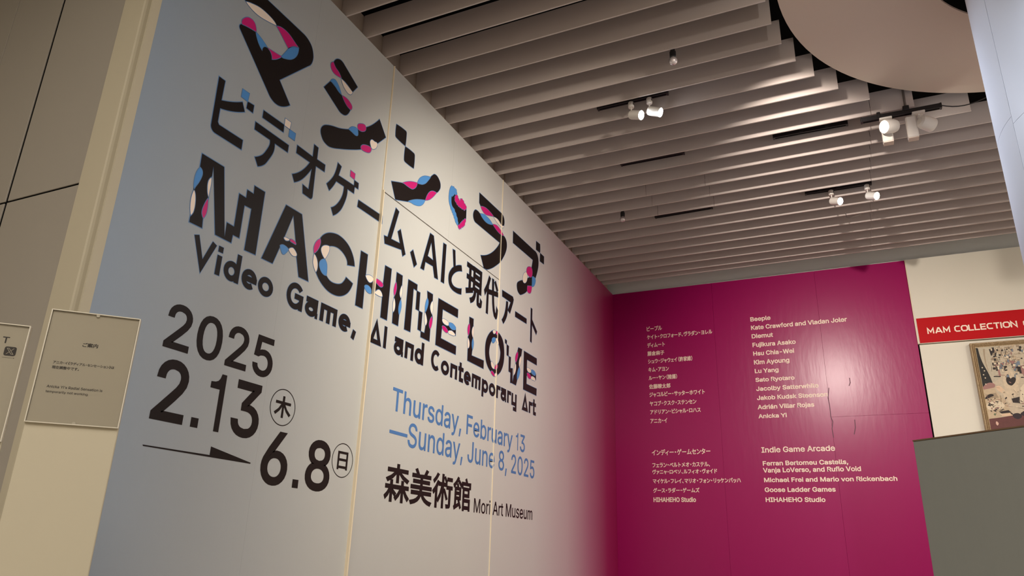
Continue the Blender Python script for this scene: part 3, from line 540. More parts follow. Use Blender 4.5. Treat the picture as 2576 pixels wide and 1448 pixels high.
GLYPHS_LATIN = """
' 405 153,624 138,1000 266,1000 252,624
, 369 74,-235 133,140 269,140 166,-235
- 891 662,481 662,369 224,369 224,481
. 330 110,0 110,110 220,110 220,0
0 891 446,-13 342,2 255,47 186,122 135,223 104,349 94,499 104,649 136,776 187,878 256,952 343,998 446,1013 548,998 635,952 704,878 755,776 786,649 797,499 786,349 755,223 705,122 636,47 549,2|446,97 513,109 570,145 616,203 649,283 669,382 676,499 669,618 649,717 616,797 570,855 513,891 446,903 377,891 320,855 275,797 242,717 222,618 215,499 222,382 242,283 275,203 320,145 377,109
1 620 395,0 395,1000 325,1000 300,925 250,865 180,835 95,825 95,765 325,765 325,0
2 891 126,0 126,93 460,450 555,555 611,642 630,730 623,780 605,823 575,857 537,883 440,903 385,897 339,880 301,851 273,813 255,766 250,711 129,711 139,796 169,869 218,930 281,976 357,1004 442,1013 527,1004 601,976 663,932 710,875 739,808 749,732 729,624 660,508 525,353 300,119 300,111 765,111 765,0
3 891 428,-13 341,-5 261,19 192,59 138,113 102,180 86,259 215,259 226,211 249,171 282,139 325,116 430,98 541,119 585,146 618,183 640,229 647,285 641,337 621,386 588,427 540,459 476,480 395,487 308,487 308,588 566,881 566,889 137,889 137,1000 732,1000 732,905 415,547 415,568 518,567 606,542 677,498 729,437 762,365 772,285 761,202 728,130 676,70 607,24 523,-4
5 891 435,-13 350,-5 275,22 212,64 163,118 130,183 117,256 240,256 250,213 271,175 341,118 435,98 492,105 543,127 585,160 617,205 638,258 644,319 637,380 616,435 583,480 540,515 488,537 428,544 329,528 252,483 132,497 189,1000 720,1000 720,889 296,889 263,593 268,593 349,639 451,656 517,649 578,631 632,601 678,561 716,511 745,454 763,390 768,321 758,229 725,149 674,81 607,30 526,-3
6 891 445,-13 357,-3 280,29 215,79 166,146 135,227 125,318 133,392 157,470 270,669 496,1000 633,1000 297,513 286,513 324,565 385,603 462,617 547,608 621,579 681,533 727,471 755,396 764,309 754,221 723,143 674,78 609,28 532,-3|445,95 500,102 548,123 587,156 618,199 637,251 644,309 637,368 618,419 587,462 548,494 500,515 445,521 390,515 342,495 302,463 271,420 252,370 246,311 252,252 271,200 302,156 342,123 390,102
8 891 445,-13 350,-4 266,22 198,65 146,121 113,189 102,266 108,327 128,384 158,433 199,474 246,504 300,520 300,525 234,554 182,605 149,672 138,748 148,820 178,884 225,938 287,979 361,1005 445,1013 528,1005 602,979 663,938 710,884 740,820 750,748 739,672 706,605 655,554 591,525 591,520 643,504 690,474 730,433 761,384 781,327 788,266 777,189 744,121 692,65 623,22 540,-4|445,97 507,102 560,118 603,145 635,180 655,223 662,272 655,325 634,371 600,409 556,438 504,456 445,462 385,456 333,438 289,409 255,371 234,325 227,272 233,223 253,180 285,145 329,118 382,102|445,569 539,590 576,616 604,650 622,691 628,738 622,785 605,826 577,859 541,884 445,904 349,884 312,859 284,826 267,785 261,738 267,691 284,650 312,616 349,590
A 943 32,0 396,1000 543,1000 910,0 777,0 564,595 519,732 456,940 482,940 418,729 374,595 167,0|216,279 216,391 727,391 727,279
B 897 118,0 118,1000 474,1000 569,991 646,964 706,923 749,869 774,805 783,735 777,677 760,629 700,562 619,524 619,515 667,506 714,483 756,447 791,399 814,340 821,268 813,196 787,131 742,77 677,35 592,9 485,0|245,112 481,112 581,123 648,157 686,207 699,268 692,317 673,361 642,399 601,429 549,447 488,454 245,454|245,561 468,561 566,582 605,608 635,642 654,683 660,732 649,793 614,843 556,877 472,888 245,888
C 1003 526,-13 403,2 295,49 205,125 137,227 94,352 79,499 94,647 137,773 205,875 295,951 403,998 526,1013 669,991 733,964 790,926 840,879 880,822 910,758 930,685 803,685 765,776 702,842 620,883 526,896 438,884 361,850 296,793 246,715 214,617 203,499 214,382 246,284 296,207 361,150 439,116 526,104 620,118 702,158 765,225 803,315 930,315 911,243 881,178 840,122 791,74 734,37 669,9 600,-8
D 987 430,0 189,0 189,112 422,112 534,124 625,159 695,216 745,293 775,389 785,502 775,614 745,709 696,785 628,842 541,876 434,888 183,888 183,1000 443,1000 579,985 693,940 785,868 852,769 894,646 907,502 893,357 852,233 783,134 689,60 571,15|245,1000 245,0 118,0 118,1000
E 823 118,0 118,1000 732,1000 732,888 245,888 245,562 699,562 699,450 245,450 245,112 738,112 738,0
F 806 118,0 118,1000 726,1000 726,888 245,888 245,547 681,547 681,435 245,435 245,0
G 1023 528,-13 403,2 294,49 204,125 136,227 93,353 79,499 93,647 136,773 203,875 293,951 400,998 521,1013 597,1008 669,990 735,961 793,922 842,874 883,818 913,755 932,685 802,685 761,773 700,839 620,882 521,896 436,884 360,850 295,793 246,715 214,617 203,499 214,382 246,285 296,207 362,150 440,116 528,104 608,113 678,140 735,183 779,242 806,314 815,398 854,391 556,391 556,503 940,503 940,393 926,278 886,179 823,97 740,37 641,-1
H 1016 118,0 118,1000 245,1000 245,568 771,568 771,1000 898,1000 898,0 771,0 771,456 245,456 245,0
I 591 61,0 61,112 232,112 232,888 61,888 61,1000 530,1000 530,888 359,888 359,112 530,112 530,0
J 779 364,-13 244,6 148,64 86,159 65,286 65,340 192,340 192,286 204,205 239,146 294,110 364,98 433,110 487,146 522,205 534,286 534,1000 661,1000 661,286 640,159 578,64 483,6
K 917 205,286 205,425 273,513 343,596 416,677 715,1000 881,1000 454,542 448,543|118,0 118,1000 245,1000 245,657 244,442 245,380 245,0|732,0 369,509 448,608 882,0
L 772 118,0 118,1000 245,1000 245,112 710,112 710,0
M 1235 118,0 118,1000 298,1000 545,368 565,312 588,241 612,165 632,96 604,96 625,162 649,238 672,311 693,368 936,1000 1116,1000 1116,0 991,0 991,572 992,643 993,725 995,812 997,899 1008,899 978,805 947,713 919,633 896,572 672,0 562,0 335,572 313,631 285,710 254,801 220,899 234,899 236,818 238,731 239,646 240,572 240,0
O 1048 525,-13 403,2 296,49 206,125 137,227 94,352 79,499 94,647 137,773 206,875 296,951 403,998 525,1013 647,998 754,951 844,875 912,773 955,647 969,499 955,352 912,227 844,125 754,49 647,2|525,104 610,115 687,149 752,205 803,283 835,382 846,499 835,618 803,717 752,795 687,851 610,885 525,896 439,885 362,850 297,794 246,716 214,618 203,499 214,382 246,284 297,206 362,150 439,115
R 883 118,0 118,1000 464,1000 569,990 655,960 721,913 767,851 795,777 805,692 795,607 767,534 721,473 654,427 569,398 464,389 189,389 189,501 459,501 530,507 585,524 627,553 656,591 673,637 679,692 673,748 656,796 627,835 585,864 529,882 458,889 245,889 245,0|694,0 452,450 595,450 841,0
S 878 440,-17 338,-9 251,18 179,61 126,118 90,188 75,268 205,268 217,216 243,172 280,139 327,115 440,97 504,102 562,118 610,145 648,181 671,224 679,274 673,317 653,352 582,402 481,437 361,470 251,512 169,568 119,641 102,732 113,811 147,880 201,936 270,979 353,1005 446,1013 540,1005 621,978 689,936 741,882 775,817 788,743 663,743 642,810 594,860 526,891 442,901 382,896 329,880 285,855 253,822 233,783 226,738 234,692 257,656 333,606 417,577 519,549 612,518 705,467 776,388 796,336 803,272 792,195 760,125 707,66 636,21 546,-8
T 882 62,888 62,1000 819,1000 819,888 505,888 505,0 379,0 379,888
V 943 401,0 32,1000 166,1000 378,405 423,270 487,60 461,60 525,271 569,405 776,1000 910,1000 546,0
W 1349 305,0 32,1000 162,1000 321,385 345,286 367,184 387,78 372,78 393,184 415,286 440,385 602,1000 746,1000 907,385 933,286 956,184 977,78 960,78 981,184 1003,286 1028,385 1186,1000 1316,1000 1042,0 895,0 723,635 691,769 660,934 687,934 658,776 625,635 453,0
X 932 36,0 427,559 427,464 58,1000 205,1000 350,787 401,710 439,647 479,574 456,574 495,646 534,710 587,787 734,1000 877,1000 509,470 509,564 896,0 750,0 574,254 528,324 491,384 453,454 481,454 443,386 405,326 357,254 180,0
Y 928 400,0 400,409 32,1000 179,1000 378,677 437,574 491,453 440,453 494,576 551,677 749,1000 895,1000 527,409 527,0
a 765 314,-17 247,-10 186,10 134,42 94,88 68,144 60,212 66,270 85,316 114,352 152,380 246,414 350,432 459,446 521,462 537,477 542,501 542,505 524,583 471,633 385,650 293,634 231,591 197,538 81,572 112,633 154,680 205,715 261,738 381,756 470,746 562,708 602,675 634,630 655,570 662,494 662,0 544,0 544,102 536,102 495,48 423,2|335,89 397,96 448,115 488,145 518,183 536,226 542,271 542,373 510,358 455,346 394,337 345,330 264,312 203,274 186,244 181,206 200,142 255,103
b 834 451,-16 389,-10 339,7 271,61 232,115 220,115 220,0 103,0 103,1000 223,1000 223,628 232,628 270,680 337,733 387,750 450,756 538,744 615,709 679,652 727,575 757,481 767,371 757,261 727,166 679,89 616,32 539,-4|433,92 497,101 549,129 591,172 621,229 639,297 645,372 639,447 621,513 591,569 550,612 497,639 433,648 369,640 317,613 276,572 246,517 228,450 221,372 228,294 246,226 276,170 318,128 370,101
c 778 407,-16 312,-4 230,32 161,90 110,167 78,261 67,368 78,478 110,572 161,649 230,707 312,744 407,756 511,741 600,700 668,633 711,544 595,515 571,568 531,611 476,639 407,648 340,639 285,610 243,565 213,508 195,441 189,368 195,297 213,231 243,174 285,130 340,101 407,91 477,101 532,130 573,174 598,230 713,201 671,110 602,42 512,-1
d 834 384,-16 296,-4 219,32 155,89 107,166 77,261 67,371 77,481 108,575 156,652 220,709 297,744 385,756 448,750 497,733 565,680 602,628 611,628 611,1000 731,1000 731,0 615,0 615,115 603,115 564,61 496,7 446,-10|402,92 465,101 517,128 559,170 589,226 607,294 613,372 607,450 589,517 559,572 518,613 465,640 402,648 337,639 284,612 243,569 213,513 195,447 189,372 195,297 213,229 243,172 285,129 338,101
e 794 417,-16 316,-4 230,32 161,90 109,167 78,260 67,367 78,475 109,569 159,647 226,706 308,743 403,756 522,735 578,709 628,670 670,619 702,554 723,475 730,381 730,333 147,333 147,434 664,434 609,397 603,467 585,528 556,578 516,617 465,641 403,649 341,641 288,616 245,578 214,530 195,474 189,415 189,349 196,273 217,209 251,158 297,121 353,98 417,91 499,104 561,143 601,207 717,179 694,124 659,77 612,38 555,9 490,-10
f 499 448,746 448,643 13,643 13,746|158,0 158,848 166,907 188,955 222,993 266,1020 368,1042 437,1036 477,1024 447,921 422,928 383,932 336,925 303,904 285,870 279,823 279,0
g 836 407,-296 330,-291 263,-274 162,-216 99,-136 199,-80 239,-130 303,-173 407,-191 489,-180 555,-148 598,-92 612,-11 612,134 602,134 563,82 496,31 446,15 383,9 298,20 221,52 157,105 108,177 77,268 67,376 77,484 108,577 157,652 221,709 298,744 385,756 448,750 498,733 566,680 605,627 615,627 615,746 732,746 732,-17 721,-106 689,-177 637,-230 571,-267 493,-289|403,116 466,124 518,148 559,186 590,238 608,302 614,379 608,454 590,519 560,573 519,614 466,640 403,648 338,639 285,612 243,570 213,516 195,451 189,379 195,305 214,241 244,188 286,149 339,124
h 806 223,446 223,0 103,0 103,1000 223,1000 223,565 201,565 243,653 299,712 368,745 447,756 518,748 580,724 631,685 670,631 694,560 702,472 702,0 582,0 582,462 571,540 537,598 483,635 413,647 362,641 316,624 278,595 248,556 230,506
i 328 103,0 103,746 223,746 223,0|164,870 133,876 106,894 87,919 81,950 87,981 106,1006 133,1024 164,1030 197,1024 224,1006 242,981 248,950 242,919 224,894 197,876
j 328 103,746 223,746 223,-59 218,-123 200,-178 169,-222 127,-254 73,-274 7,-281 -19,-281 -19,-170 4,-170 49,-163 80,-141 97,-106 103,-57|164,870 132,876 105,894 87,919 81,950 87,981 105,1006 132,1024 164,1030 196,1024 223,1006 242,981 248,950 242,919 223,894 196,876
k 748 216,268 216,416 237,416 559,746 708,746 362,392 348,392|103,0 103,1000 223,1000 223,0|578,0 291,365 376,450 732,0
l 372 274,-5 198,6 145,40 114,93 103,166 103,1000 223,1000 223,194 236,122 255,107 287,102 315,103 334,107 355,5 318,-2
m 1199 103,0 103,746 220,746 221,581 211,581 231,635 260,680 338,739 431,759 506,747 565,709 607,652 631,579 614,579 633,631 663,674 748,737 858,759 921,752 977,731 1025,695 1063,646 1087,581 1095,501 1095,0 974,0 974,499 963,568 929,615 880,641 823,650 776,644 736,629 679,570 659,486 659,0 539,0 539,511 529,567 497,611 450,640 392,650 310,629 275,604 247,568 229,523 223,468 223,0
n 805 223,446 223,0 103,0 103,746 219,746 220,565 201,565 243,653 299,712 368,745 447,756 518,748 580,724 631,685 669,631 694,560 702,472 702,0 582,0 582,462 571,540 537,598 483,635 413,647 362,641 316,624 278,595 248,556 230,506
o 816 407,-16 312,-4 230,32 161,90 110,167 78,261 67,368 78,478 110,572 161,649 230,707 312,744 407,756 504,744 587,707 655,649 706,572 738,478 749,368 738,261 706,167 655,90 587,32 504,-4|407,91 476,101 531,130 574,174 604,231 622,297 628,368 622,441 604,507 574,565 531,610 476,639 407,648 340,639 285,610 243,565 213,508 195,441 189,368 195,297 213,231 243,174 285,130 340,101
p 834 103,-281 103,746 220,746 220,628 232,628 270,680 337,733 387,750 450,756 538,744 615,709 679,652 727,575 757,481 767,371 757,261 727,166 679,89 616,32 539,-4 451,-16 389,-10 339,7 271,61 232,115 223,115 223,-281|433,92 497,101 549,129 591,172 621,229 639,297 645,372 639,447 621,513 591,569 550,612 497,639 433,648 369,640 317,613 276,572 246,517 228,450 221,372 228,294 246,226 276,170 318,128 370,101
r 509 103,0 103,746 219,746 219,631 227,631 255,682 300,722 355,748 419,756 451,756 479,754 479,634 452,638 407,640 357,635 313,618 276,592 247,557 229,515 223,466 223,0
s 717 358,-16 285,-10 220,7 166,35 121,74 89,125 70,185 185,209 207,156 244,118 294,97 356,89 426,98 481,122 515,159 527,202 520,238 499,267 465,289 417,305 293,334 205,365 142,409 104,467 92,538 101,599 128,652 170,695 226,728 293,749 368,756 439,750 499,732 548,704 588,667 637,570 527,545 508,585 477,620 431,645 368,654 307,646 257,623 224,588 213,545 221,507 244,478 338,438 451,411 540,381 602,337 639,280 651,209 642,147 614,93 570,47 511,13 439,-9
t 447 401,746 401,643 13,643 13,746|128,926 248,926 248,192 253,150 267,120 294,104 335,98 364,100 397,105 419,3 377,-5 331,-8 245,4 181,42 141,102 128,183
u 806 358,-10 288,-2 226,21 175,60 136,115 111,186 103,273 103,746 223,746 223,283 235,206 269,147 323,111 393,99 444,104 490,122 528,151 557,190 576,240 582,300 582,746 702,746 702,0 586,0 586,181 604,181 562,92 505,33 437,1
v 765 319,0 34,746 166,746 325,305 367,171 404,41 362,41 399,171 440,305 599,746 730,746 445,0
w 1115 270,0 44,746 171,746 262,420 302,268 344,81 324,81 365,265 405,420 495,746 622,746 711,420 750,267 791,81 769,81 812,266 852,420 944,746 1070,746 844,0 724,0 627,338 599,442 571,551 544,664 571,664 544,551 516,442 487,338 391,0
y 765 93,-272 121,-168 140,-172 204,-175 256,-145 296,-70 319,-3 34,746 166,746 325,305 367,170 404,41 361,41 398,171 440,305 600,746 730,746 401,-114 347,-210 274,-267 180,-285 127,-281
á 765 314,-17 247,-10 186,10 134,42 94,88 68,144 60,212 66,270 85,316 114,352 152,380 246,414 350,432 459,446 521,462 537,477 542,501 542,505 524,583 471,633 385,650 293,634 231,591 197,538 81,572 112,633 154,680 205,715 261,738 381,756 470,746 562,708 602,675 634,630 655,570 662,494 662,0 544,0 544,102 536,102 495,48 423,2|335,89 397,96 448,115 488,145 518,183 536,226 542,271 542,373 510,358 455,346 394,337 345,330 264,312 203,274 186,244 181,206 200,142 255,103|319,843 413,1040 547,1040 417,843
— 1374 1374,481 1374,369 0,369 0,481
SP 369
"""
